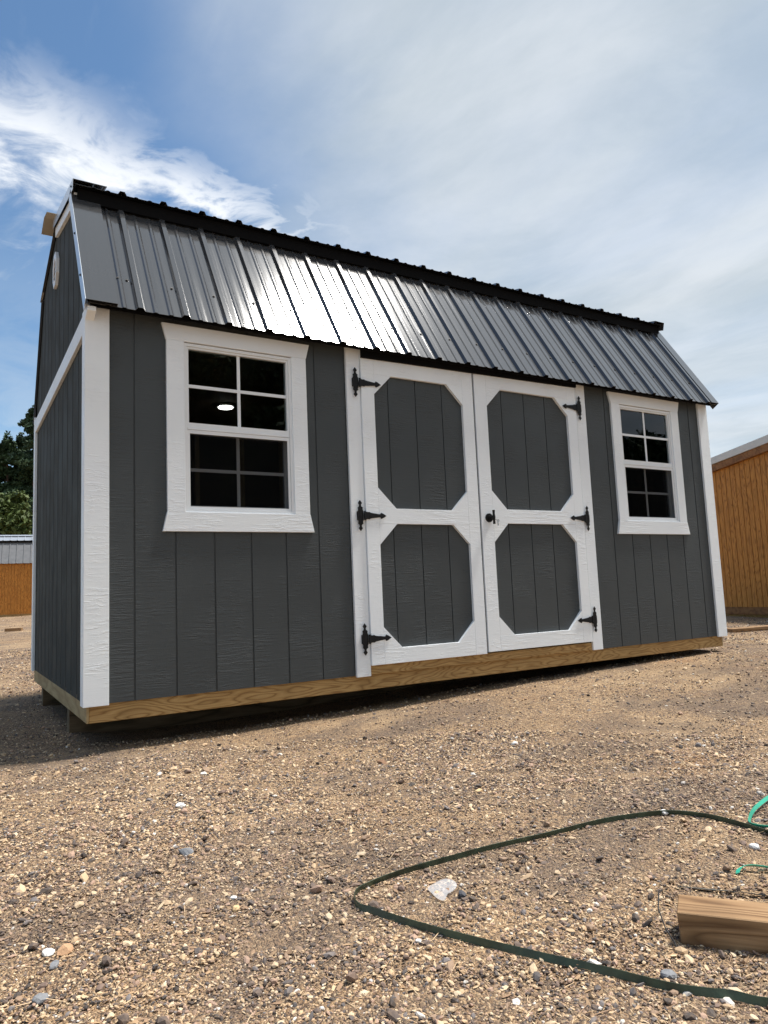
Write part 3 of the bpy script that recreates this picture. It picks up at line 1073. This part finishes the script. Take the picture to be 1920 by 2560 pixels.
brown_barn((-92, 1000, 6.0), math.radians(-7), 192, 'distant stained brown shed with grey gambrel roof in front of the trees')


def lean_shed(origin, rotz, label):
    """local x along the visible wall from its far corner, y into the shed"""
    T = Thing('brown_shed', origin, label, 'shed', None, rotz, True)
    ln, dp = 150, 110
    slope = 0.105
    wall = T.part('front_wall', MB().prism([(0, 4.5), (ln, 4.5), (ln, 90 + slope * 75), (75, 90 + slope * 75), (0, 90)], 'xz', 0.55, 1.0), 'brown_siding')
    x = 0.0
    while x < ln - 0.1:
        a, b_ = x + 0.22, x + 3.78
        T.part('siding_board', MB().prism([(a, 4.5), (b_, 4.5), (b_, 90 + slope * min(b_, 75)), (a, 90 + slope * min(a, 75))], 'xz', -0.4, 0.54), 'brown_siding', wall)
        x += 4
    T.part('rim_board', MB().box(0.2, ln, 0.2, 1.6, 0.0, 4.45), 'brown_fascia')
    T.part('side_wall', MB().box(0, 1.0, 1.05, dp, 4.5, 89.8), 'brown_siding')
    T.part('back_wall', MB().box(0, ln, dp + 0.05, dp + 1, 4.5, 89.8), 'brown_siding')
    T.part('rake_fascia', MB().prism([(-3, 89.0), (75, 89 + slope * 78), (ln, 89 + slope * 78), (ln, 93.2 + slope * 78), (75, 93.2 + slope * 78), (-3, 93.2)], 'xz', -3.2, -0.42), 'brown_fascia')
    T.part('roof', MB().prism([(-5, 93.25), (75, 93.25 + slope * 78), (ln + 4, 93.25 + slope * 78), (ln + 4, 97.6 + slope * 80), (75, 97.6 + slope * 80), (-5, 97.4)], 'xz', -4.0, dp + 4), 'white_metal')
    for y in (3, 60, 96):
        T.part('runner', MB().box(3, ln - 3, y, y + 4, -5, -0.05), 'rim_lumber_x')
    return T


ra = math.atan2(-33.0, -8.0)
lean_shed((402.8, 148.1, -4.2), ra, 'orange brown plank shed with pale roof edge right of the charcoal shed')


# ------------------------------------------------------------------ trees
def crown_mesh(name, clumps, per, leaf, seed, flat=0.5):
    r = np.random.default_rng(seed)
    vs, fs = [], []
    for (cx, cy, cz, rx, rz, dens) in clumps:
        k = int(per * dens)
        d = r.normal(size=(k, 3))
        d /= np.linalg.norm(d, axis=1)[:, None]
        rad = r.uniform(0.35, 1.0, k) ** 0.6 * (1 + 0.22 * np.sin(d[:, 0] * 5 + cx) + 0.18 * np.sin(d[:, 2] * 7 + cz * 3))
        p = d * rad[:, None] * np.array([rx, rx, rz]) + np.array([cx, cy, cz])
        a = r.normal(size=(k, 3))
        a /= np.linalg.norm(a, axis=1)[:, None]
        b = np.cross(a, r.normal(size=(k, 3)))
        b /= np.linalg.norm(b, axis=1)[:, None] + 1e-9
        s = leaf * r.uniform(0.6, 1.4, k)[:, None]
        q = np.stack([p - a * s, p + b * s * flat, p + a * s, p - b * s * flat], 1)
        base = len(vs)
        vs += q.reshape(-1, 3).tolist()
        fs += (np.arange(k * 4).reshape(-1, 4) + base).tolist()
    me = bpy.data.meshes.new(name)
    me.from_pydata(vs, [], fs)
    return me


def limb(mb, p, q, r0, r1, n=7):
    p, q = Vector(p), Vector(q)
    d = (q - p).normalized()
    u = d.orthogonal().normalized()
    v_ = d.cross(u)
    vs = []
    for c, r in ((p, r0), (q, r1)):
        for i in range(n):
            a = 2 * math.pi * i / n
            vs.append(tuple(c + (u * math.cos(a) + v_ * math.sin(a)) * r))
    mb.add(vs, [tuple(range(n)), tuple(range(2 * n - 1, n - 1, -1))] + [(i, (i + 1) % n, (i + 1) % n + n, i + n) for i in range(n)])


def make_tree(kind, h, seed, leafmat):
    """returns (trunk mesh, crown mesh) in metres, base at 0"""
    r = random.Random(seed)
    tm = MB()
    clumps = []
    segs = 6
    pts = [Vector((0, 0, -0.3))]
    for i in range(1, segs + 1):
        pts.append(Vector((r.uniform(-.12, .12) * i * h / 30, r.uniform(-.12, .12) * i * h / 30, h * (0.92 if kind == 'pine' else 0.72) * i / segs)))
    rad = h * 0.02
    for i in range(segs):
        limb(tm, pts[i], pts[i + 1], rad * (1 - i / segs * 0.8), rad * (1 - (i + 1) / segs * 0.8))
    if kind == 'pine':
        for k in range(44):
            f = r.uniform(0.25, 1.0)
            z = h * f
            reach = h * 0.22 * (1.05 - f) ** 0.85 * r.uniform(0.5, 1.15) + 0.15
            a = r.uniform(0, 6.28)
            e = Vector((math.cos(a) * reach, math.sin(a) * reach, z + r.uniform(-.05, .1) * reach))
            limb(tm, (0, 0, z - reach * 0.3), e, rad * 0.22, rad * 0.05, 5)
            clumps.append((e.x * 0.8, e.y * 0.8, e.z, reach * 0.42 + 0.12, reach * 0.16 + 0.12, 0.75))
            clumps.append((e.x * 0.4, e.y * 0.4, e.z + 0.1, reach * 0.34 + 0.12, reach * 0.18 + 0.12, 0.6))
        clumps.append((0, 0, h * 0.98, 0.35, 0.7, 0.6))
        leaf = 0.12
    else:
        for k in range(26):
            f = r.uniform(0.3, 0.95)
            reach = h * 0.30 * math.sin(math.pi * min(1, (f - 0.12) * 1.05)) * r.uniform(0.45, 1.05)
            a = r.uniform(0, 6.28)
            e = Vector((math.cos(a) * reach, math.sin(a) * reach, h * f))
            limb(tm, (0, 0, h * f * 0.62), e, rad * 0.35, rad * 0.06, 5)
            sz = h * r.uniform(0.075, 0.14)
            clumps.append((e.x, e.y, e.z, sz, sz * 0.75, 1.0))
        leaf = 0.15
    tr = tm.mesh('trunk', (0, 0, 0), 1.0)
    tr.materials.append(MATS['bark'])
    cr = crown_mesh('crown', clumps, 800, leaf, seed + 1)
    cr.materials.append(MATS[leafmat])
    return tr, cr


def plant_tree(name, meshes, x, y, label, group, scale=1.0, rot=0.0):
    t_ = bpy.data.objects.new(name, None)
    COL.objects.link(t_)
    t_.location = (x * S, y * S, float(zg(x, y)) * S)
    t_.scale = (scale,) * 3
    t_.rotation_euler = (0, 0, rot)
    tag(t_, label, 'tree', group)
    for nm, me_ in zip(('trunk', 'crown'), meshes):
        o = bpy.data.objects.new(nm, me_)
        COL.objects.link(o)
        o.parent = t_
    return t_


PINE = make_tree('pine', 12.5, 3, 'leaf_pine')
PINE2 = make_tree('pine', 11.0, 8, 'leaf_dark')
OAK = make_tree('oak', 9.0, 5, 'leaf_dark')
OAKB = make_tree('oak', 6.0, 6, 'leaf_bright')
BT = 'trees beyond the distant shed'
plant_tree('pine_tree', PINE, 152, 1720, 'tallest dark conifer, half hidden by the charcoal shed corner', BT, 0.97)
plant_tree('pine_tree', PINE2, 88, 1760, 'shorter dark pointed conifer left of the tallest one', BT, 0.93, 1.0)
plant_tree('pine_tree', PINE2, 22, 1730, 'dark conifer cut by the left picture edge', BT, 1.0, 2.2)
plant_tree('broadleaf_tree', OAK, 118, 1660, 'dark green broadleaf tree low between the conifers', BT, 0.75, 0.4)
plant_tree('broadleaf_tree', OAKB, 66, 1420, 'low yellow green leafy tree just above the distant roof', BT, 0.95, 0.0)
plant_tree('broadleaf_tree', OAKB, -30, 1480, 'yellow green leafy tree at the far left edge', BT, 0.9, 2.0)
plant_tree('pine_tree', PINE, 55, 1820, 'slim dark conifer rising behind the shorter pointed one', BT, 0.80, 3.1)
plant_tree('pine_tree', PINE, 120, 1780, 'dark conifer filling the gap beside the tallest one', BT, 0.84, 4.4)
# woodland across the yard behind the viewpoint, mirrored in the panes
RT = 'trees mirrored in the window panes'
LBL = 'tall tree across the yard seen mirrored in the window glass'
for i, (x, y, sc, k) in enumerate([(800, -545, 0.66, 1), (862, -600, 0.76, 1), (925, -560, 0.65, 1), (985, -600, 0.74, 1), (1045, -560, 0.70, 1), (740, -600, 0.76, 1),
                                  (300, -860, 1.2, 0), (250, -800, 1.15, 1), (350, -820, 1.2, 1), (400, -880, 1.2, 0), (450, -840, 1.1, 1)]):
    plant_tree('woodland_tree', OAK if k else PINE, x, y, LBL, RT, sc, i * 1.3)


# ------------------------------------------------------------------ loose things on the ground
def gz(x, y):
    return float(zg(x, y))


def band(name, path, width, thick, mat, tilt, label, cat, lift=0.0):
    """flat plastic strapping swept along a path standing on edge; tilt 0 = upright, 1 = lying flat"""
    P = [Vector((x, y, gz(x, y) + lift + h)) for x, y, h in path]
    # Catmull-Rom
    Q = []
    for i in range(len(P) - 1):
        a, b_, c, d = P[max(i - 1, 0)], P[i], P[i + 1], P[min(i + 2, len(P) - 1)]
        for k in range(5):
            s_ = k / 5
            Q.append(0.5 * ((2 * b_) + (c - a) * s_ + (2 * a - 5 * b_ + 4 * c - d) * s_ ** 2 + (3 * b_ - a - 3 * c + d) * s_ ** 3))
    Q.append(P[-1])
    vs, fs = [], []
    for i, q in enumerate(Q):
        tg = (Q[min(i + 1, len(Q) - 1)] - Q[max(i - 1, 0)]).normalized()
        side = tg.cross(Vector((0, 0, 1))).normalized()
        tl = tilt + 0.12 * math.sin(i * 0.37)
        up_ = (Vector((0, 0, 1)) * math.cos(tl) + side * math.sin(tl)).normalized()
        nn = tg.cross(up_).normalized()
        for a, b_ in ((-0.5, -0.5), (0.5, -0.5), (0.5, 0.5), (-0.5, 0.5)):
            vs.append(tuple(q + up_ * (width * a + width * 0.5 * math.cos(tl)) + nn * thick * b_))
    for i in range(len(Q) - 1):
        for k in range(4):
            fs.append((4 * i + k, 4 * i + (k + 1) % 4, 4 * i + 4 + (k + 1) % 4, 4 * i + 4 + k))
    fs += [(3, 2, 1, 0), tuple(len(vs) - 4 + k for k in range(4))]
    c = P[len(P) // 2]
    mb = MB().add(vs, fs)
    o = link(name, mb.mesh(name, tuple(c)), mat)
    o.location = c * S
    tag(o, label, cat)
    return o


sp = [(40.0, -122.0), (32.0, -119.5), (26.5, -116.6), (23.13, -114.58), (22.0, -112.9), (20.71, -111.54), (19.23, -109.7), (17.2, -105.99), (14.99, -101.95), (12.69, -97.35), (10.27, -92.06), (8.95, -88.5), (8.55, -86.9), (9.0, -85.2),
      (10.59, -83.7), (14.67, -83.07), (20.54, -83.27), (26.88, -83.55), (33.68, -83.96), (40.42, -85.02), (45.42, -86.17), (49.39, -87.59), (51.3, -90.4), (51.6, -93.3), (51.0, -98.18), (50.0, -104.0)]
band('strapping_band', [(x, y, 0.08) for x, y in sp], 0.56, 0.05, 'strap_dark', 0.18, 'dark green plastic strapping band bent into a long loop on the gravel', 'strap', 0.0)
band('strapping_band', [(66, -90.5, 0.3), (61.57, -91.81, 0.5), (56.53, -93.34, 0.5), (53.4, -94.7, 0.3), (52.6, -95.6, 0.1), (53.4, -97.6, 0.05)], 0.42, 0.05, 'strap_teal', 0.5, 'bright teal strapping end sticking up behind the dark green band', 'strap')
band('strapping_band', [(39.76, -101.72, 0.05), (40.6, -101.5, 0.28), (41.5, -101.8, 0.4), (42.6, -103.2, 0.3), (44, -106, 0.1)], 0.42, 0.05, 'strap_teal', 1.0, 'short bright teal strap piece lying above the wood block', 'strap')
band('strapping_band', [(33.5, -100.2, 0.05), (35.2, -102.6, 0.15), (36.8, -104.8, 0.18), (38.5, -107.5, 0.1)], 0.45, 0.04, 'strap_grey', 1.2, 'dull grey strap lying flat behind the wood block', 'strap')


def tube(name, path, r, mat, label, cat):
    P = [Vector((x, y, gz(x, y) + h)) for x, y, h in path]
    mb = MB()
    for a, b_ in zip(P[:-1], P[1:]):
        limb(mb, a, b_ + (b_ - a) * 0.05, r, r, 6)
    o = link(name, mb.mesh(name, tuple(P[0])), mat)
    o.location = P[0] * S
    return tag(o, label, cat)


tube('thin_wire', [(24.2, -107.1, 0.15), (24.6, -106.5, 0.5), (24.9, -105.6, 0.9), (25.9, -104.2, 1.6), (27.3, -103.2, 2.2), (28.6, -102.5, 1.9), (29.4, -101.9, 0.9)], 0.055, 'wire_black', 'thin black wire curling round the end of the wood block', 'wire')

# offcut of square lumber, front right
dx, dy = 0.624, -0.781
px, py = 0.781, 0.624
bx, by = 25.5, -106.4
g0 = -8.95
mb = MB()
ln_, dp_, ht = 17.0, 3.4, 2.4


def bpnt(a, b_, h):
    return (bx + dx * a + px * b_, by + dy * a + py * b_, g0 + h)


lo = [(0, 0, 0), (ln_, 0, -0.05), (ln_, dp_, -0.05), (0.15, dp_, 0)]
hi = [(-0.15, 0.05, ht), (ln_, 0, ht - 0.05), (ln_, dp_, ht - 0.02), (0.1, dp_ - 0.05, ht + 0.05)]
bo = Thing('wood_block', bpnt(0, 0, 0), 'short thick square lumber offcut lying on the gravel at the right edge', 'wood block', None, math.atan2(dy, dx), True)
mb.hexa([(a, b_, h) for a, b_, h in lo], [(a, b_, h) for a, b_, h in hi])
bo.part('offcut', mb, 'block_lumber', None, 0.07)

# plank lying by the far brown shed, small far block
o = link('plank', MB().box(0, 46, 0, 5.5, 0, 1.5).mesh('plank', (0, 0, 0), S, 0.08), 'block_lumber')
o.location = Vector((272.5, 48.5, gz(273, 47) + 0.15)) * S
o.rotation_euler = (0, math.radians(-0.6), math.atan2(-4.6, 17.2))
tag(o, 'pale board lying on the gravel before the orange brown shed', 'plank')
o = link('wood_scrap', MB().box(0, 13, 0, 5.5, 0, 2.6).mesh('wood_scrap', (0, 0, 0), S, 0.1), 'block_lumber')
o.location = Vector((18, 543, gz(22, 543) - 0.1)) * S
o.rotation_euler = (0, 0, math.radians(-20))
tag(o, 'small pale wood scrap alone on the ground at far left', 'wood scrap')

# scrap of clear film with stones on it
r_ = random.Random(4)
vs, fs = [], []
outline = [(15.0, -87.6), (16.2, -87.1), (17.5, -87.1), (17.9, -88.2), (17.7, -89.1), (16.6, -89.6), (15.7, -89.9), (14.9, -91.0), (14.4, -90.4), (14.7, -89.2)]
cx_, cy_ = 16.1, -88.8
rings = [0.0, 0.35, 0.7, 1.0]
for k, rr in enumerate(rings):
    for (x, y) in outline:
        xx, yy = cx_ + (x - cx_) * rr, cy_ + (y - cy_) * rr
        vs.append((xx, yy, gz(xx, yy) + 0.28 + r_.uniform(-0.12, 0.28)))
nO = len(outline)
for k in range(len(rings) - 1):
    for i in range(nO):
        fs.append((k * nO + i, k * nO + (i + 1) % nO, (k + 1) * nO + (i + 1) % nO, (k + 1) * nO + i))
top = MB().add(vs, fs)
o = link('plastic_scrap', top.mesh('plastic_scrap', (cx_, cy_, -8.8)), 'plastic_film')
o.location = Vector((cx_, cy_, -8.8)) * S
md = o.modifiers.new('thick', 'SOLIDIFY')
md.thickness = 0.0006
ss = o.modifiers.new('smooth', 'SUBSURF')
ss.levels = ss.render_levels = 2
tag(smooth_shade(o), 'crumpled scrap of clear plastic film inside the strap loop', 'plastic scrap')


def stone_mesh(name, seed, sub=2, squash=0.6):
    bm = bmesh.new()
    bmesh.ops.create_icosphere(bm, subdivisions=sub, radius=1.0)
    r = random.Random(seed)
    cuts = [(Vector((r.gauss(0, 1), r.gauss(0, 1), r.gauss(0, 1))).normalized(), r.uniform(0.55, 0.9)) for _ in range(9)]
    st = (r.uniform(0.8, 1.25), r.uniform(0.6, 0.95), squash)
    for v_ in bm.verts:
        for nn, d in cuts:
            e = v_.co.dot(nn) - d
            if e > 0:
                v_.co -= nn * e
        v_.co = Vector((v_.co.x * st[0], v_.co.y * st[1], v_.co.z * st[2]))
    me_ = bpy.data.meshes.new(name)
    bm.to_mesh(me_)
    bm.free()
    return me_


STONES = [
    ('stone_white', 49.0, -87.0, 0.75, 'white angular stone under the bend at the top right of the strap loop'),
    ('stone_white', 46.9, -99.2, 0.62, 'white stone by the teal strap piece above the wood block'),
    ('stone_white', 4.6, -45.5, 0.75, 'white stone on the open gravel left of centre'),
    ('stone_white', 0.4, -78.2, 0.36, 'small white stone just above a yellowish one, left of the strap tip'),
    ('stone_tan', -0.25, -80.4, 0.52, 'flat yellowish stone left of the strap loop tip'),
    ('stone_grey', 0.0, -64.2, 0.85, 'smooth domed grey stone left of the strap loop'),
    ('stone_orange', -13.8, -78.9, 0.75, 'orange pink stone touching a white one at lower left'),
    ('stone_white', -14.9, -78.3, 0.5, 'white chip beside the orange pink stone at lower left'),
    ('stone_grey', -14.7, -80.7, 0.62, 'rounded grey stone below the orange pink one at lower left'),
    ('stone_grey', 20.9, -108.8, 0.62, 'blocky grey stone below the strap in the right foreground'),
    ('stone_white', 9.5, -94.7, 0.36, 'round white pebble just outside the strap loop, in front of its tip'),
    ('stone_tan', 38.7, -65.7, 0.6, 'yellow tan stone behind the strap loop'),
    ('stone_dark', 17.1, -90.3, 0.55, 'dark grey stone on the edge of the plastic scrap'),
    ('stone_brown', 16.4, -89.0, 0.4, 'brown stone sitting on top of the plastic scrap'),
    ('stone_white', 62.2, -46.1, 0.75, 'white stone lying below the doors, midway to the strap loop'),
    ('stone_grey', -16.2, -85.5, 0.7, 'large pale grey stone at the bottom left corner'),
    ('stone_brown', 37.6, -42.4, 0.95, 'flat brown stone between the shed and the strap loop'),
]
for i, (mt, x, y, r, lb) in enumerate(STONES):
    me_ = stone_mesh('loose_stone', 40 + i, 2, 0.55)
    me_.materials.append(MATS[mt])
    o = bpy.data.objects.new('loose_stone', me_)
    COL.objects.link(o)
    zo = 0.45 if 'scrap' in lb else 0.22
    o.location = Vector((x, y, gz(x, y) + r * zo)) * S
    o.scale = (r * S,) * 3
    o.rotation_euler = (0.15 * math.sin(i), 0.15 * math.cos(i), i * 1.7)
    tag(o, lb, 'stone', 'loose stones on the gravel')


# ------------------------------------------------------------------ gravel: real stones scattered as stuff
def scatter(name, pts, rot, scl, coll, label, mat):
    me_ = bpy.data.meshes.new(name)
    me_.vertices.add(len(pts))
    me_.vertices.foreach_set('co', (pts * S).astype(np.float32).ravel())
    for an, arr in (('rot', rot), ('scl', scl * S)):
        at = me_.attributes.new(an, 'FLOAT_VECTOR', 'POINT')
        at.data.foreach_set('vector', arr.astype(np.float32).ravel())
    me_.update()
    o = bpy.data.objects.new(name, me_)
    COL.objects.link(o)
    ng = bpy.data.node_groups.new(name, 'GeometryNodeTree')
    ng.interface.new_socket('Geometry', in_out='INPUT', socket_type='NodeSocketGeometry')
    ng.interface.new_socket('Geometry', in_out='OUTPUT', socket_type='NodeSocketGeometry')
    N = ng.nodes
    gi, go = N.new('NodeGroupInput'), N.new('NodeGroupOutput')
    m2p = N.new('GeometryNodeMeshToPoints')
    ci = N.new('GeometryNodeCollectionInfo')
    ci.inputs['Collection'].default_value = coll
    ci.inputs['Separate Children'].default_value = True
    ci.inputs['Reset Children'].default_value = True
    iop = N.new('GeometryNodeInstanceOnPoints')
    iop.inputs['Pick Instance'].default_value = True
    ra_, sa_ = N.new('GeometryNodeInputNamedAttribute'), N.new('GeometryNodeInputNamedAttribute')
    for nd, an in ((ra_, 'rot'), (sa_, 'scl')):
        nd.data_type = 'FLOAT_VECTOR'
        nd.inputs['Name'].default_value = an
    e2r = N.new('FunctionNodeEulerToRotation')
    Lk = ng.links.new
    Lk(gi.outputs[0], m2p.inputs['Mesh'])
    Lk(m2p.outputs[0], iop.inputs['Points'])
    Lk(ci.outputs[0], iop.inputs['Instance'])
    Lk(ra_.outputs[0], e2r.inputs[0])
    Lk(e2r.outputs[0], iop.inputs['Rotation'])
    Lk(sa_.outputs[0], iop.inputs['Scale'])
    Lk(iop.outputs[0], go.inputs[0])
    md_ = o.modifiers.new('scatter', 'NODES')
    md_.node_group = ng
    tag(o, label, None, None, 'stuff')
    return o


pebc = bpy.data.collections.new('pebble_shapes')
for i in range(9):
    me_ = stone_mesh('pebble', 100 + i, 1, 0.5 + 0.05 * (i % 4))
    me_.materials.append(MATS['pebble_mix'])
    pebc.objects.link(bpy.data.objects.new('pebble', me_))
chipc = bpy.data.collections.new('shaving_shapes')
for i in range(5):
    r_ = random.Random(i)
    cv = r_.uniform(0.05, 0.25)
    vs = [(-1, -.5 * r_.uniform(.3, 1), 0), (0, -.5, cv), (1, -.5 * r_.uniform(.2, 1), 0), (1, .5 * r_.uniform(.2, 1), 0.02), (0, .5, cv), (-1, .5 * r_.uniform(.2, 1), 0.03)]
    vs2 = [(x, y, z - 0.12) for x, y, z in vs]
    me_ = bpy.data.meshes.new('shaving')
    me_.from_pydata(vs + vs2, [], [(0, 1, 4, 5), (1, 2, 3, 4), (11, 10, 7, 6), (10, 9, 8, 7)] + [(k, k + 6, (k + 1) % 6 + 6, (k + 1) % 6) for k in range(6)])
    me_.materials.append(MATS['wood_shavings'])
    chipc.objects.link(bpy.data.objects.new('shaving', me_))

CX, CY = -22.2, -144.2
AZ = math.atan2(0.848, 0.518)


def sector(n, r0, r1, power, half=math.radians(52)):
    """points on the yard in front of the viewpoint, thinning out with distance"""
    u = RNG.uniform(0, 1, n)
    if power == 0:
        rr = r0 * (r1 / r0) ** u
    else:
        rr = (r0 ** power + u * (r1 ** power - r0 ** power)) ** (1 / power)
    th = AZ + RNG.uniform(-half, half, n)
    x, y = CX + rr * np.cos(th), CY + rr * np.sin(th)
    return x, y, rr


def keep_mask(x, y):
    under = (x > 3) & (x < 190) & (y > 14) & (y < 94)
    blk_a = (x - bx) * dx + (y - by) * dy
    blk_b = (x - bx) * px + (y - by) * py
    blk = (blk_a > 0.0) & (blk_a < ln_) & (blk_b > 0.1) & (blk_b < dp_ - 0.1)
    return ~under & ~blk


def patch(x, y):
    """loose patchiness of the stone cover"""
    return 0.5 + 0.25 * np.sin(0.11 * x + 1.3 + 0.9 * np.sin(0.07 * y)) + 0.25 * np.sin(0.09 * y - 0.05 * x + 2.0 * np.sin(0.043 * x))


X, Y, RR = [], [], []
for (n_, a, b_, pw) in ((290000, 26, 140, 1.3), (220000, 115, 460, 1.15), (60000, 390, 1300, 0.8)):
    x, y, rr = sector(n_, a, b_, pw)
    X.append(x)
    Y.append(y)
    RR.append(rr)
X, Y, RR = map(np.concatenate, (X, Y, RR))
k = keep_mask(X, Y) & (RNG.uniform(0, 1, len(X)) < np.maximum(np.clip(1.45 * patch(X, Y) - 0.05, 0.34, 1), np.clip(1.5 - RR / 75, 0, 0.9)))
X, Y, RR = X[k], Y[k], RR[k]
sz = np.exp(RNG.normal(math.log(0.120), 0.50, len(X))) * np.clip(RR / 115, 0.9, 6.0) ** 0.5
big = RNG.uniform(0, 1, len(X)) < 0.025
sz = np.where(big, sz * RNG.uniform(1.5, 2.3, len(X)), sz)
sz = np.minimum(sz, 0.75)
Z = zg(X, Y) + sz * RNG.uniform(0.05, 0.42, len(X))
rot = np.stack([RNG.normal(0, 0.35, len(X)), RNG.normal(0, 0.35, len(X)), RNG.uniform(0, 6.28, len(X))], -1)
scl = np.stack([sz * RNG.uniform(0.8, 1.3, len(X)), sz * RNG.uniform(0.7, 1.1, len(X)), sz * RNG.uniform(0.6, 1.05, len(X))], -1)
scatter('gravel', np.stack([X, Y, Z], -1), rot, scl, pebc, 'mixed tan, brown and grey gravel stones covering the yard', None)

X, Y, RR = [], [], []
for (n_, a, b_, pw) in ((42000, 26, 140, 1.4), (42000, 110, 420, 1.1)):
    x, y, rr = sector(n_, a, b_, pw)
    X.append(x)
    Y.append(y)
    RR.append(rr)
X, Y, RR = map(np.concatenate, (X, Y, RR))
k = keep_mask(X, Y) & (RNG.uniform(0, 1, len(X)) < 1.1 - 0.5 * patch(X, Y))
X, Y, RR = X[k], Y[k], RR[k]
ln = np.exp(RNG.normal(math.log(0.13), 0.5, len(X))) * np.clip(RR / 115, 0.9, 4) ** 0.5
ln = np.minimum(ln, 0.8)
wd = ln * RNG.uniform(0.2, 1.3, len(X))
straw = RNG.uniform(0, 1, len(X)) < 0.11
ln = np.where(straw, RNG.uniform(0.35, 1.15, len(X)), ln)
wd = np.where(straw, RNG.uniform(0.03, 0.075, len(X)), np.minimum(wd, 0.3))
Z = zg(X, Y) + RNG.uniform(0.02, 0.15, len(X))
rot = np.stack([RNG.normal(0, 0.3, len(X)), RNG.normal(0, 0.2, len(X)), RNG.uniform(0, 6.28, len(X))], -1)
scl = np.stack([ln, wd, np.minimum(ln * 0.35, 0.14)], -1)
scatter('wood_shavings', np.stack([X, Y, Z], -1), rot, scl, chipc, 'pale wood shavings and splinters strewn over the gravel', None)
